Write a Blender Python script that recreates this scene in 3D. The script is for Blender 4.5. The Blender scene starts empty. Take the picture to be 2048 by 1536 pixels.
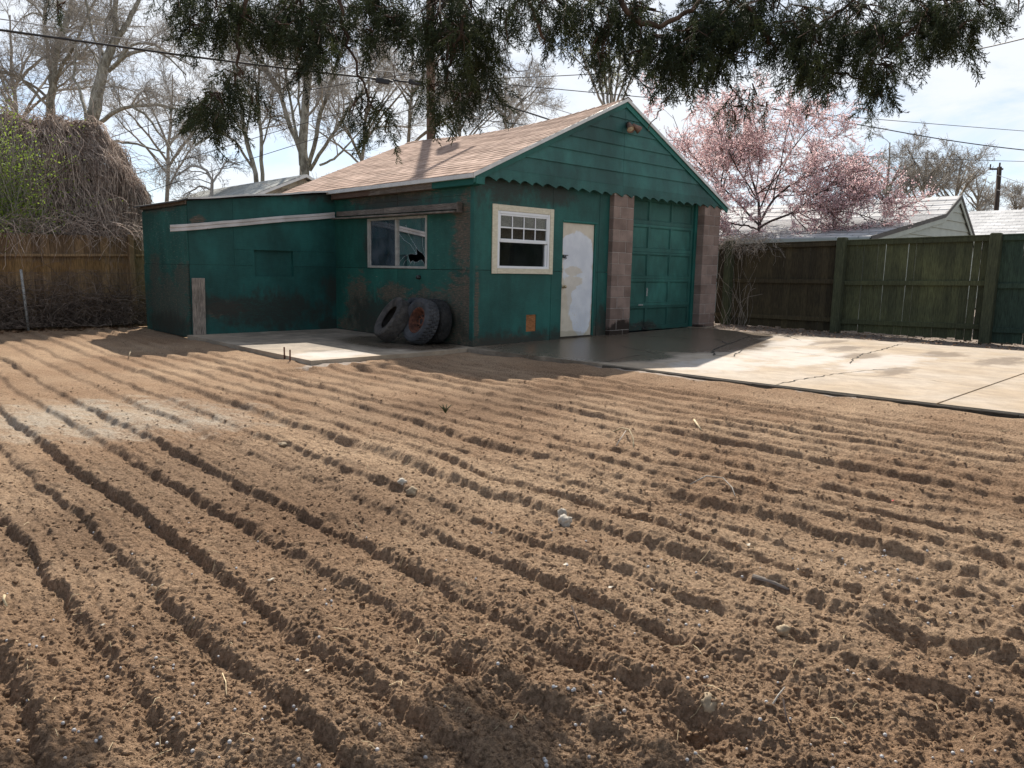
import bpy, bmesh, math, random
import numpy as np
from mathutils import Vector, Matrix
from mathutils.geometry import tessellate_polygon
SC = bpy.context.scene
COL = SC.collection
R = math.radians
random.seed(7)
rng = np.random.default_rng(11)

# ------------------------------------------------------------------ camera measurements (metres, garage corner = origin)
CAM = np.array([-7.57029613, -8.92526029, 1.20844381])
_y, _p, _r = R(43.28859385), R(-8.66877099), R(1.08729173)
FPX = 1502.575
FW = np.array([math.sin(_y) * math.cos(_p), math.cos(_y) * math.cos(_p), math.sin(_p)])
_rt = np.array([math.cos(_y), -math.sin(_y), 0.0])
_up = np.cross(_rt, FW)
R2 = _rt * math.cos(_r) + _up * math.sin(_r)
U2 = -_rt * math.sin(_r) + _up * math.cos(_r)
SUN = np.array([.62, .80, 1.0]); SUN = SUN / np.linalg.norm(SUN)

def ray(u, v): return FW + R2 * (u - 1024) / FPX - U2 * (v - 768) / FPX
def at(u, v, dep): return CAM + ray(u, v) * dep
def on(u, v, ax, val):
    d = ray(u, v); return CAM + d * ((val - CAM[ax]) / d[ax])
def px_of(P):
    d = np.asarray(P) - CAM; z = d @ FW
    return 1024 + FPX * (d @ R2) / z, 768 - FPX * (d @ U2) / z

# ------------------------------------------------------------------ object helpers
def tag(o, label=None, cat=None, group=None, kind=None):
    if label: o['label'] = label
    if cat: o['category'] = cat
    if group: o['group'] = group
    if kind: o['kind'] = kind
    return o
def thing(name, loc, label, cat, group=None):
    o = bpy.data.objects.new(name, None); COL.objects.link(o)
    o.empty_display_size = .2
    o.location = loc
    return tag(o, label, cat, group)
def origin_of(o):
    while o.parent is not None: o = o.parent
    return np.array(o.location)

class MB:
    """collects geometry in world coordinates; each piece gets its own random value for the shader"""
    def __init__(s): s.v = []; s.f = []; s.c = []; s.rnd = random.random()
    def add(s, vs, fs, rnd=None):
        b = len(s.v); s.v += [tuple(p) for p in vs]
        s.f += [tuple(b + i for i in f) for f in fs]
        r = random.random() if rnd is None else rnd
        s.c += [r] * len(fs)
    def box(s, x0, x1, y0, y1, z0, z1, rnd=None, bev=0.0):
        if bev <= 0:
            s.add([(x0, y0, z0), (x1, y0, z0), (x1, y1, z0), (x0, y1, z0), (x0, y0, z1), (x1, y0, z1), (x1, y1, z1), (x0, y1, z1)],
                  [(0, 3, 2, 1), (4, 5, 6, 7), (0, 1, 5, 4), (1, 2, 6, 5), (2, 3, 7, 6), (3, 0, 4, 7)], rnd)
        else:
            s.obox(((x0 + x1) / 2, (y0 + y1) / 2, (z0 + z1) / 2), (1, 0, 0), (0, 1, 0), (0, 0, 1), abs(x1 - x0) / 2, abs(y1 - y0) / 2, abs(z1 - z0) / 2, bev, rnd)
    def obox(s, c, ax, ay, az, hx, hy, hz, bev=0.0, rnd=None):
        bm = bmesh.new(); bmesh.ops.create_cube(bm, size=2)
        for v in bm.verts: v.co = Vector((v.co.x * hx, v.co.y * hy, v.co.z * hz))
        if bev > 0: bmesh.ops.bevel(bm, geom=bm.edges[:], offset=min(bev, .45 * min(2*hx, 2*hy, 2*hz)), segments=1, affect='EDGES')
        c = Vector(c); A = [Vector(a).normalized() for a in (ax, ay, az)]
        bm.verts.index_update()
        vs = [c + A[0] * v.co.x + A[1] * v.co.y + A[2] * v.co.z for v in bm.verts]
        s.add(vs, [[v.index for v in f.verts] for f in bm.faces], rnd); bm.free()
    def beam(s, p, q, w, h, up=(0, 0, 1), bev=0.0, rnd=None):
        p, q = Vector(p), Vector(q); d = (q - p); L = d.length; d.normalize()
        side = d.cross(Vector(up)).normalized(); u = side.cross(d)
        s.obox((p + q) / 2, d, side, u, L / 2, w / 2, h / 2, bev, rnd)
    def prism(s, poly, d, rnd=None):
        """poly: 3-D outline (planar, may be concave), d: extrusion vector"""
        n = len(poly); d = Vector(d); P = [Vector(p) for p in poly]
        vs = P + [p + d for p in P]
        tri = tessellate_polygon([P])
        nrm = sum(((P[i]).cross(P[(i + 1) % n]) for i in range(n)), Vector())
        fs = []
        for t in tri:
            a, b, c = t
            nn = (P[b] - P[a]).cross(P[c] - P[a])
            if nn.dot(d) > 0: t = (a, c, b)
            fs.append(tuple(t)); fs.append(tuple(i + n for i in reversed(t)))
        flip = nrm.dot(d) > 0
        for i in range(n):
            j = (i + 1) % n
            q = (i, i + n, j + n, j) if not flip else (i, j, j + n, i + n)
            fs.append(q)
        s.add(vs, fs, rnd)
    def tube(s, pts, rad, sides=6, caps=True, rnd=None):
        P = np.asarray(pts, float)[None]; k = P.shape[1]
        Rr = np.full((1, k), rad, float) if np.isscalar(rad) else np.asarray(rad, float)[None]
        v, f = tubes(P, Rr, sides)
        fs = [tuple(q) for q in f]
        if caps: fs += [tuple(range(sides))[::-1], tuple(range((k - 1) * sides, k * sides))]
        s.add(v, fs, rnd)
    def lathe(s, prof, c, axis, seg=24, rnd=None, close=False):
        """prof: (radius, along-axis) pairs"""
        ax = Vector(axis).normalized(); t = Vector((0, 0, 1)) if abs(ax.z) < .9 else Vector((1, 0, 0))
        u = ax.cross(t).normalized(); w = ax.cross(u); c = Vector(c); m = len(prof); vs = []
        for i in range(seg):
            a = 2 * math.pi * i / seg; d = u * math.cos(a) + w * math.sin(a)
            for r, h in prof: vs.append(c + d * r + ax * h)
        fs = []
        for i in range(seg):
            j = (i + 1) % seg
            for k in range(m if close else m - 1):
                l = (k + 1) % m
                fs.append((i * m + k, j * m + k, j * m + l, i * m + l))
        s.add(vs, fs, rnd)
    def build(s, name, m, parent=None, smooth=False, kind=None):
        return mesh_obj(name, np.array(s.v, float), s.f, m, parent, smooth, s.c, kind)

def mesh_obj(name, V, F, m, parent=None, smooth=False, rnd=None, kind=None, fix=True):
    V = np.asarray(V, float)
    if parent is not None: V = V - origin_of(parent)
    me = bpy.data.meshes.new(name)
    if isinstance(F, np.ndarray):
        n = F.shape[1]
        me.vertices.add(len(V)); me.vertices.foreach_set('co', V.astype(np.float32).ravel())
        me.loops.add(F.size); me.loops.foreach_set('vertex_index', F.astype(np.int32).ravel())
        me.polygons.add(len(F)); me.polygons.foreach_set('loop_start', (np.arange(len(F)) * n).astype(np.int32))
        me.update(calc_edges=True)
    else:
        me.from_pydata([tuple(p) for p in V], [], F); me.update()
        if fix:
            bm = bmesh.new(); bm.from_mesh(me); bmesh.ops.recalc_face_normals(bm, faces=bm.faces); bm.to_mesh(me); bm.free()
    if smooth: me.polygons.foreach_set('use_smooth', np.ones(len(me.polygons), bool))
    if rnd is not None:
        a = me.attributes.new('rnd', 'FLOAT', 'FACE'); a.data.foreach_set('value', np.asarray(rnd, np.float32))
    o = bpy.data.objects.new(name, me); COL.objects.link(o)
    if m is not None: me.materials.append(m)
    if parent is not None: o.parent = parent
    if kind: o['kind'] = kind
    return o

def tubes(P, Rr, sides=3):
    """P (B,k,3) polylines, Rr (B,k) radii -> verts, quads"""
    B, k, _ = P.shape
    T = np.gradient(P, axis=1); T /= np.linalg.norm(T, axis=2, keepdims=True) + 1e-12
    ref = np.where(np.abs(T[:, :1, 2:3]) > .9, np.array([1., 0, 0]), np.array([0, 0, 1.]))
    ref = np.broadcast_to(ref, T.shape)
    N = np.cross(T, ref); N /= np.linalg.norm(N, axis=2, keepdims=True) + 1e-12
    Bn = np.cross(T, N)
    a = np.arange(sides) * 2 * np.pi / sides
    V = P[:, :, None] + Rr[:, :, None, None] * (np.cos(a)[None, None, :, None] * N[:, :, None] + np.sin(a)[None, None, :, None] * Bn[:, :, None])
    idx = np.arange(B * k * sides).reshape(B, k, sides)
    i0 = idx[:, :-1]; i1 = idx[:, 1:]
    F = np.stack([i0, np.roll(i0, -1, 2), np.roll(i1, -1, 2), i1], -1).reshape(-1, 4)
    return V.reshape(-1, 3), F

class Bulk:
    """numpy collector of quads"""
    def __init__(s): s.V = []; s.F = []; s.n = 0; s.r = []
    def add(s, V, F, rnd=None):
        s.V.append(V); s.F.append(F + s.n); s.n += len(V)
        s.r.append(np.random.default_rng(len(s.r)).random(len(F)) if rnd is None else rnd)
    def tubes(s, P, Rr, sides=3):
        V, F = tubes(P, Rr, sides); B = P.shape[0]
        rr = np.random.default_rng(len(s.r) + 5).random(B)
        s.add(V, F, np.repeat(rr, len(F) // B))
    def build(s, name, m, parent=None, smooth=False, kind=None):
        return mesh_obj(name, np.concatenate(s.V), np.concatenate(s.F), m, parent, smooth, np.concatenate(s.r), kind)

# ------------------------------------------------------------------ node helpers
class NT:
    def __init__(s, name):
        s.m = bpy.data.materials.new(name); s.m.use_nodes = True
        s.t = s.m.node_tree; s.t.nodes.clear()
        s.out = s.t.nodes.new('ShaderNodeOutputMaterial')
        s._pos = None
    def n(s, typ, props=None, **ins):
        nd = s.t.nodes.new('ShaderNode' + typ)
        for k, v in (props or {}).items(): setattr(nd, k, v)
        for k, v in ins.items():
            key = int(k[1:]) if k[0] == 'i' and k[1:].isdigit() else k.replace('_', ' ')
            s.set(nd.inputs[key], v)
        return nd
    def set(s, sock, v):
        if isinstance(v, bpy.types.NodeSocket): s.t.links.new(v, sock)
        elif isinstance(v, bpy.types.Node): s.t.links.new(v.outputs[0], sock)
        else:
            if isinstance(v, (tuple, list)) and len(v) == 3 and sock.type == 'RGBA': v = (*v, 1)
            sock.default_value = v
    def pos(s):
        if s._pos is None: s._pos = s.n('NewGeometry').outputs['Position']
        return s._pos
    def sc(s, v, k):  # scale a vector per axis
        return s.n('VectorMath', {'operation': 'MULTIPLY'}, i0=v, i1=k).outputs[0]
    def noise(s, scale, detail=4, rough=.6, vec=None, dist=0.0):
        return s.n('TexNoise', Vector=vec if vec is not None else s.pos(), Scale=scale, Detail=detail, Roughness=rough, Distortion=dist).outputs[0]
    def math(s, op, a, b=0.0, clamp=False):
        return s.n('Math', {'operation': op, 'use_clamp': clamp}, i0=a, i1=b).outputs[0]
    def ramp(s, f, lo, hi):  # smooth 0..1
        return s.n('MapRange', {'interpolation_type': 'SMOOTHSTEP'}, Value=f, From_Min=lo, From_Max=hi).outputs[0]
    def mix(s, f, a, b, mode='MIX'):
        nd = s.t.nodes.new('ShaderNodeMix'); nd.data_type = 'RGBA'; nd.blend_type = mode
        s.set(nd.inputs[0], f); s.set(nd.inputs[6], a); s.set(nd.inputs[7], b)
        return nd.outputs[2]
    def rnd(s): return s.n('Attribute', {'attribute_name': 'rnd'}).outputs['Fac']
    def blobs(s, L, amp=.5, scale=5., lo=.0, hi=.25, vec=None):
        """irregular patches: L = [(x,y,z,rx,ry,rz)]; noise eats their edges"""
        nz = s.math('MULTIPLY', s.math('SUBTRACT', s.noise(scale, 5, .65, vec), .5), amp * 2)
        best = None
        for x, y, z, a, b, c in L:
            d = s.n('VectorMath', {'operation': 'SUBTRACT'}, i0=s.pos(), i1=(x, y, z)).outputs[0]
            d = s.sc(d, (1 / a, 1 / b, 1 / c))
            l = s.n('VectorMath', {'operation': 'LENGTH'}, i0=d).outputs['Value']
            l = s.math('SUBTRACT', 1.0, l)
            best = l if best is None else s.math('MAXIMUM', best, l)
        return s.ramp(s.math('ADD', best, nz), lo, hi)
    def bump(s, h, dist=.01, strength=1.0, normal=None):
        nd = s.n('Bump', Height=h, Distance=dist, Strength=strength)
        if normal is not None: s.set(nd.inputs['Normal'], normal)
        return nd.outputs[0]
    def done(s, color, rough=.8, normal=None, metal=0.0, spec=.5, **kw):
        b = s.n('BsdfPrincipled', Base_Color=color, Roughness=rough, Metallic=metal)
        b.inputs['Specular IOR Level'].default_value = spec
        if normal is not None: s.set(b.inputs['Normal'], normal)
        for k, v in kw.items(): s.set(b.inputs[k.replace('_', ' ')], v)
        s.t.links.new(b.outputs[0], s.out.inputs[0])
        return s.m

def simple(name, col, rough=.7, var=.25, scale=8., bump=.0, metal=0.0, spec=.4, vec=None, piece=.0):
    t = NT(name)
    v = t.sc(t.pos(), vec) if vec else None
    nz = t.noise(scale, 6, .65, v)
    c2 = tuple(max(0, c * (1 - var)) for c in col); c3 = tuple(c * (1 + var) for c in col)
    c = t.mix(t.ramp(nz, .3, .7), c2, c3)
    if piece: c = t.mix(1.0, c, t.mix(t.rnd(), (1 - piece,) * 3, (1 + piece,) * 3), 'MULTIPLY')
    return t.done(c, rough, t.bump(nz, bump) if bump else None, metal, spec)

# ------------------------------------------------------------------ numpy noise
def _h(ix, iy, seed):
    n = (ix.astype(np.int64) * 374761393 + iy.astype(np.int64) * 668265263 + seed * 1274126177) & 0x7fffffff
    n = ((n ^ (n >> 13)) * 1274126177) & 0x7fffffff
    n = ((n ^ (n >> 16)) * 2246822519) & 0x7fffffff
    return ((n >> 5) & 0xfffff) / float(0xfffff)
def vnoise(x, y, seed=0):
    ix = np.floor(x); iy = np.floor(y); fx = x - ix; fy = y - iy
    fx = fx * fx * fx * (fx * (fx * 6 - 15) + 10); fy = fy * fy * fy * (fy * (fy * 6 - 15) + 10)
    a = _h(ix, iy, seed); b = _h(ix + 1, iy, seed); c = _h(ix, iy + 1, seed); d = _h(ix + 1, iy + 1, seed)
    return ((a * (1 - fx) + b * fx) * (1 - fy) + (c * (1 - fx) + d * fx) * fy) * 2 - 1
def clods(x, y, cell, prob, r0, r1, seed):
    gx = np.floor(x / cell); gy = np.floor(y / cell); out = np.zeros_like(x)
    for i in (-1, 0, 1):
        for j in (-1, 0, 1):
            cx = gx + i; cy = gy + j
            px = (cx + _h(cx, cy, seed)) * cell; py = (cy + _h(cx, cy, seed + 1)) * cell
            rr = r0 + (r1 - r0) * _h(cx, cy, seed + 2) ** 2
            on_ = _h(cx, cy, seed + 3) < prob
            d2 = (x - px) ** 2 + (y - py) ** 2
            out = np.maximum(out, np.where(on_, np.sqrt(np.maximum(rr * rr - d2, 0)), 0))
    return out
def sstep(x, a, b):
    t = np.clip((x - a) / (b - a), 0, 1); return t * t * (3 - 2 * t)
EXPOSURE = 0.66
SKY_STRENGTH = .09
SUN_STRENGTH = 5.0
CLOUD_COL = (6.9, 7.15, 7.5, 1)
CLOUD_MIN = .3; CLOUD_SPAN = .66
SOIL_A = (.33, .22, .142); SOIL_B = (.46, .33, .222); SOIL_DARK = (.18, .116, .076)
JDENS = 4.4
# ------------------------------------------------------------------ camera, world, sun
cd = bpy.data.cameras.new('camera'); cam = bpy.data.objects.new('camera', cd); COL.objects.link(cam)
cd.sensor_width = 36; cd.lens = FPX / 2048 * 36; cd.clip_start = .05; cd.clip_end = 3000
cam.matrix_world = Matrix(((R2[0], U2[0], -FW[0], CAM[0]), (R2[1], U2[1], -FW[1], CAM[1]), (R2[2], U2[2], -FW[2], CAM[2]), (0, 0, 0, 1)))
SC.camera = cam
SC.view_settings.view_transform = 'Standard'; SC.view_settings.look = 'None'
SC.view_settings.exposure = EXPOSURE; SC.view_settings.gamma = 1
SC.cycles.max_bounces = 6; SC.cycles.transparent_max_bounces = 12
SC.cycles.use_denoising = True

W = bpy.data.worlds.new('World'); SC.world = W; W.use_nodes = True
wt = W.node_tree; wt.nodes.clear()
def wn(typ, props=None, **ins):
    nd = wt.nodes.new('ShaderNode' + typ)
    for k, v in (props or {}).items(): setattr(nd, k, v)
    for k, v in ins.items():
        key = int(k[1:]) if k[0] == 'i' and k[1:].isdigit() else k.replace('_', ' ')
        s = nd.inputs[key]
        if isinstance(v, bpy.types.Node): wt.links.new(v.outputs[0], s)
        elif isinstance(v, bpy.types.NodeSocket): wt.links.new(v, s)
        else: s.default_value = v
    return nd
sky = wn('TexSky'); sky.sky_type = 'NISHITA'; sky.sun_disc = False
sky.sun_elevation = math.asin(SUN[2]); sky.sun_rotation = math.atan2(SUN[0], SUN[1])
sky.altitude = 1300; sky.air_density = 1.0; sky.dust_density = .25; sky.ozone_density = 1.0
tc = wn('TexCoord').outputs['Generated']
sep = wn('SeparateXYZ', i0=tc)
zc = wn('Math', {'operation': 'MAXIMUM'}, i0=sep.outputs[2], i1=.03)
dv = wn('Math', {'operation': 'DIVIDE'}, i0=1.0, i1=wn('Math', {'operation': 'ADD'}, i0=zc, i1=.25))
pl_ = wn('VectorMath', {'operation': 'MULTIPLY'}, i0=tc, i1=wn('CombineXYZ', i0=dv, i1=dv, i2=dv))
n1 = wn('TexNoise', Vector=pl_, Scale=1.9, Detail=9.0, Roughness=.62, Distortion=.5)
n2 = wn('TexNoise', Vector=pl_, Scale=.7, Detail=3.0, Roughness=.5)
# thin cloud gets thicker towards +x (the right of the view)
bias = wn('Math', {'operation': 'MULTIPLY_ADD'}, i0=sep.outputs[0], i1=.22, i2=-.05)
dens = wn('Math', {'operation': 'ADD'}, i0=wn('Math', {'operation': 'MULTIPLY_ADD'}, i0=n2, i1=.6, i2=n1), i1=bias)
cm = wn('MapRange', {'interpolation_type': 'SMOOTHSTEP'}, Value=dens, From_Min=.66, From_Max=.98)
cm2 = wn('Math', {'operation': 'MULTIPLY_ADD'}, i0=cm, i1=CLOUD_SPAN, i2=CLOUD_MIN)
mx = wt.nodes.new('ShaderNodeMix'); mx.data_type = 'RGBA'
wt.links.new(cm2.outputs[0], mx.inputs[0]); wt.links.new(sky.outputs[0], mx.inputs[6]); mx.inputs[7].default_value = CLOUD_COL
bg = wn('Background', Color=mx.outputs[2], Strength=SKY_STRENGTH)
wo = wn('OutputWorld'); wt.links.new(bg.outputs[0], wo.inputs[0])

sd = bpy.data.lights.new('sun', 'SUN'); sd.energy = SUN_STRENGTH; sd.angle = R(.53); sd.color = (1, .93, .83)
so = bpy.data.objects.new('sun', sd); COL.objects.link(so)
so.rotation_euler = Vector(SUN).to_track_quat('Z', 'Y').to_euler(); so.location = (20, 26, 34)

# ------------------------------------------------------------------ materials
M = {}
GREEN = (.012, .09, .076); GREEN_FADE = (.05, .165, .14); WOODGREY = (.13, .112, .095); WOODBROWN = (.085, .06, .042)

def painted_ply(name, blobs, blobs_fade=(), base=GREEN, worn=WOODBROWN, streak=.35, speck=.66):
    """green paint on plywood, horizontal grain, flaking patches that show bare wood"""
    t = NT(name)
    grain = t.noise(6, 6, .7, t.sc(t.pos(), (1.2, 1.2, 16)))
    big = t.noise(1.3, 4, .6)
    fine = t.noise(15, 5, .75, t.sc(t.pos(), (1, 1, 3.2)))
    c = t.mix(t.ramp(big, .3, .72), tuple(b * .78 for b in base), tuple(b * 1.22 for b in base))
    c = t.mix(t.math('MULTIPLY', t.ramp(grain, .45, .75), streak), c, GREEN_FADE)
    c = t.mix(1.0, c, t.mix(t.rnd(), (.82,) * 3, (1.18,) * 3), 'MULTIPLY')
    wood = t.mix(t.ramp(grain, .3, .7), tuple(w * .55 for w in worn), tuple(w * 1.5 for w in worn))
    # flakes: small chips everywhere the grain is high
    chip = t.math('MULTIPLY', t.ramp(t.math('ADD', t.math('MULTIPLY', fine, .6), t.math('MULTIPLY', grain, .5)), speck, speck + .05), .8)
    c = t.mix(chip, c, (.27, .245, .2))
    c = t.mix(1.0, c, t.mix(t.ramp(t.noise(.9, 6, .7, t.sc(t.pos(), (1, 1, .45))), .34, .66), (.6, .62, .62), (1.2, 1.18, 1.18)), 'MULTIPLY')
    if blobs:
        m = t.blobs(blobs, 1.15, 4.2, -.05, .42, t.sc(t.pos(), (1, 1, 2.6)))
        m = t.math('MULTIPLY', m, t.ramp(t.math('ADD', t.math('MULTIPLY', fine, .5), t.math('MULTIPLY', grain, .6)), .38, .62))
        c = t.mix(m, c, wood)
        m3 = t.blobs(blobs, .9, 14, -.1, .3, t.sc(t.pos(), (1, 1, 3)))
        c = t.mix(t.math('MULTIPLY', t.math('MULTIPLY', m3, t.ramp(fine, .54, .64)), .7), c, (.17, .14, .11))
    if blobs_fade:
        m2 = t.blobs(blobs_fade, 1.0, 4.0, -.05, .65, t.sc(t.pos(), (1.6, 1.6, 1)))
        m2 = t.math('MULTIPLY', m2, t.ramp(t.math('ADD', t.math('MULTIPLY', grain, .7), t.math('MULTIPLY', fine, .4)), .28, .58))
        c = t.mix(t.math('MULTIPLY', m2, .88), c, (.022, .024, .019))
    h = t.math('ADD', t.math('MULTIPLY', grain, .6), t.math('MULTIPLY', fine, .4))
    return t.done(c, .62, t.bump(h, .006, .8), spec=.35)

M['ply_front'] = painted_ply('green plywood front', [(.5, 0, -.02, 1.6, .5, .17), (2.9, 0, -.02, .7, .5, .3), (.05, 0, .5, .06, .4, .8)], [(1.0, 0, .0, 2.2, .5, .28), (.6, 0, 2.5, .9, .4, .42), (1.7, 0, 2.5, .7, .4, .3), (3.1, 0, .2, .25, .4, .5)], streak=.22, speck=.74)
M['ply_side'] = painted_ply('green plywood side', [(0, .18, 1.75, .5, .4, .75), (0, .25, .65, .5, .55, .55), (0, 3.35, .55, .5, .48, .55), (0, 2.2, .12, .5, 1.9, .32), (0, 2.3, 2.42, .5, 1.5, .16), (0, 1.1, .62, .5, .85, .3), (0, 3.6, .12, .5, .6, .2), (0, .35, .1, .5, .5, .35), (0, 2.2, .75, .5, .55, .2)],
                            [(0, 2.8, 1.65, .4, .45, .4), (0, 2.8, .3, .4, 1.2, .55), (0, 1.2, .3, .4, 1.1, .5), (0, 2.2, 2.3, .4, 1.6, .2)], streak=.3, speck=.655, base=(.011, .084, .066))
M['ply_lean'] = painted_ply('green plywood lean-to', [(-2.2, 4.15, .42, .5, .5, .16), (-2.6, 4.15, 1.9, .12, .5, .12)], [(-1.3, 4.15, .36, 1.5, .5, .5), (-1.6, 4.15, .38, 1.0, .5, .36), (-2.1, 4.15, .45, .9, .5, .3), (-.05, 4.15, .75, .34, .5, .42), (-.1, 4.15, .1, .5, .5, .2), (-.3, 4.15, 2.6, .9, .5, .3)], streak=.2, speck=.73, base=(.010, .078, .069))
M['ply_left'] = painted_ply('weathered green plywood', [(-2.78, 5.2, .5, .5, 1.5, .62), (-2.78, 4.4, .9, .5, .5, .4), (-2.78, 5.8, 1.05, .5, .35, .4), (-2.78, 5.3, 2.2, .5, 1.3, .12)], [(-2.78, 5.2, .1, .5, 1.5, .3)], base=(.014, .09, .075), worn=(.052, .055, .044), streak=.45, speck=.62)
M['green_trim'] = painted_ply('green trim paint', [], [], base=(.013, .115, .095), streak=.12, speck=.78)
M['green_siding'] = painted_ply('green gable siding', [], [], base=(.024, .108, .096), streak=.16, speck=.775)
M['green_door'] = painted_ply('green garage door paint', [(4.45, .1, .13, .5, .3, .13)], [(4.55, .1, .15, .28, .3, .17), (4.0, .1, .15, .2, .3, .15), (5, .1, .02, 1.4, .3, .09)], base=(.026, .115, .095), worn=(.02, .02, .018), streak=.05, speck=.8)

def weathered(name, col, rough=.9, vec=(1.5, 1.5, 14), dark=.4, bump=.006, moss=None, piece=.2):
    t = NT(name)
    g = t.noise(5, 7, .7, t.sc(t.pos(), vec)); b = t.noise(2.2, 4, .6)
    c = t.mix(t.ramp(g, .28, .72), tuple(x * dark for x in col), tuple(x * 1.35 for x in col))
    c = t.mix(1.0, c, t.mix(t.ramp(b, .3, .7), (.75,) * 3, (1.2,) * 3), 'MULTIPLY')
    c = t.mix(1.0, c, t.mix(t.rnd(), (1 - piece,) * 3, (1 + piece,) * 3), 'MULTIPLY')
    if moss: c = t.mix(t.math('MULTIPLY', t.ramp(t.noise(3.1, 5, .6), .5, .68), .6), c, moss)
    return t.done(c, rough, t.bump(g, bump), spec=.2)
M['bare_wood'] = weathered('bare weathered wood', (.21, .18, .155))
M['board_vert'] = weathered('grey upright board', (.23, .195, .165), vec=(14, 14, 1.3))
M['awning_wood'] = weathered('grey awning board', (.15, .128, .108), vec=(1.5, 1.5, 26), dark=.4)
M['fascia_wood'] = None
t = NT('fascia worn paint')
g = t.noise(5, 7, .7, t.sc(t.pos(), (1, 1.2, 18)))
wood = t.mix(t.ramp(g, .3, .7), (.055, .04, .03), (.2, .17, .14))
rust = t.blobs([(-.1, 3.6, 2.5, .4, .55, .12), (-.1, 2.95, 2.5, .4, .3, .07)], .5, 6)
wood = t.mix(t.math('MULTIPLY', rust, .7), wood, (.075, .036, .022))
gr = t.blobs([(-.1, -.2, 2.5, .6, 1.15, 1.)], .25, 7, 0, .08)
c = t.mix(gr, wood, GREEN)
M['fascia_wood'] = t.done(c, .8, t.bump(g, .005), spec=.25)

M['white_metal'] = simple('white drip edge', (.56, .56, .54), .45, .1, 5, 0)
M['white_vinyl'] = simple('white vinyl', (.74, .75, .76), .35, .04, 3, 0)
t = NT('cream window trim')
g = t.noise(5, 6, .65, t.sc(t.pos(), (3, 3, 9)))
c = t.mix(t.ramp(g, .3, .7), (.55, .49, .36), (.68, .62, .48))
c = t.mix(t.ramp(t.noise(60, 3, .7), .69, .73), c, (.3, .25, .19))
M['cream_trim'] = t.done(c, .6, t.bump(g, .002), spec=.35)
t = NT('door repainted patch')
pm = t.blobs([(2.40, 0, 1.45, .42, .5, .46), (2.46, 0, .95, .36, .5, .8), (2.5, 0, 1.35, .30, .5, .5), (2.52, 0, .45, .27, .5, .42), (2.3, 0, 1.66, .36, .5, .19), (2.36, 0, 1.2, .36, .5, .5)], .2, 6, 0, .1)
sc1 = t.blobs([(2.28, 0, 1.2, .24, .5, .1), (2.2, 0, .98, .2, .5, .16), (2.15, 0, .7, .12, .5, .2), (2.35, 0, 1.02, .2, .5, .1)], .5, 9, 0, .2)
pm = t.math('MULTIPLY', pm, t.math('SUBTRACT', 1.0, t.math('MULTIPLY', sc1, .75)))
pm = t.math('MULTIPLY', pm, t.math('SUBTRACT', 1.0, t.math('MULTIPLY', t.ramp(t.noise(45, 4, .7), .6, .66), t.blobs([(2.42, 0, .35, .4, .5, .3)], .1, 5, 0, .2))))
cream = t.mix(t.ramp(t.noise(4, 5, .6), .3, .7), (.52, .45, .35), (.64, .57, .46))
white = t.mix(t.ramp(t.noise(3, 5, .6), .3, .7), (.58, .60, .645), (.70, .715, .745))
c = t.mix(pm, cream, white)
c = t.mix(t.math('MULTIPLY', t.ramp(t.noise(38, 3, .75), .68, .72), .8), c, (.25, .17, .1))
c = t.mix(t.math('MULTIPLY', t.blobs([(2.1, 0, .08, .6, .5, .09)], .4, 9), .5), c, (.3, .26, .18))
M['door_paint'] = t.done(c, .5, t.bump(t.noise(30, 4, .6), .001), spec=.4)

t = NT('brown concrete block')
n_ = t.noise(70, 4, .7); b_ = t.noise(4, 4, .6)
c = t.mix(t.rnd(), (.18, .126, .104), (.27, .198, .166))
c = t.mix(1.0, c, t.mix(t.ramp(b_, .3, .7), (.82,) * 3, (1.15,) * 3), 'MULTIPLY')
c = t.mix(t.math('MULTIPLY', t.ramp(n_, .58, .72), .5), c, (.07, .05, .045))
c = t.mix(t.blobs([(3.5, -.1, .1, .5, .5, .25), (3.3, -.1, .02, .3, .5, .2), (6.2, -.1, .05, .3, .5, .1)], .5, 6, 0, .35), c, (.035, .025, .02))
M['block'] = t.done(c, .92, t.bump(n_, .004), spec=.2)
M['mortar'] = simple('mortar', (.33, .29, .26), .95, .2, 40, .002)
M['dark_gap'] = simple('dark wood behind', (.02, .018, .015), .9, .3, 9)
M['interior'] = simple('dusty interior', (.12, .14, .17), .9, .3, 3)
M['orange_ply'] = weathered('orange raw plywood', (.32, .135, .055), vec=(3, 3, 14), dark=.7, piece=.05)
M['rust'] = simple('rusty steel', (.10, .036, .02), .8, .55, 14, .002, .1)
M['copper_lamp'] = simple('faded copper lamp shade', (.20, .115, .08), .55, .3, 25, 0, .3)
M['lamp_lens'] = simple('dusty lamp glass', (.48, .4, .28), .25, .2, 30)
M['dark_metal'] = simple('dark metal', (.05, .05, .05), .5, .3, 20, 0, .6)
M['steel'] = simple('galvanised steel', (.30, .295, .28), .6, .3, 25, 0, .15)
M['brass'] = simple('worn brass', (.42, .33, .2), .35, .2, 40, 0, .8)
M['black_metal'] = simple('black painted metal', (.018, .018, .018), .5, .3, 20, 0, .2)

def rubber(name, col, dust_veil):
    t = NT(name)
    d = t.ramp(t.noise(5, 5, .65), .35, .75)
    c = t.mix(d, col, dust_veil)
    return t.done(c, .82, t.bump(t.noise(60, 3, .6), .0015), spec=.3)
M['rubber_dusty'] = rubber('dusty grey rubber', (.035, .032, .03), (.10, .088, .078))
M['rubber_grey'] = rubber('weathered blue-grey rubber', (.035, .036, .04), (.085, .085, .088))
M['rubber_dark'] = rubber('black rubber', (.018, .018, .018), (.045, .042, .04))

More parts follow.
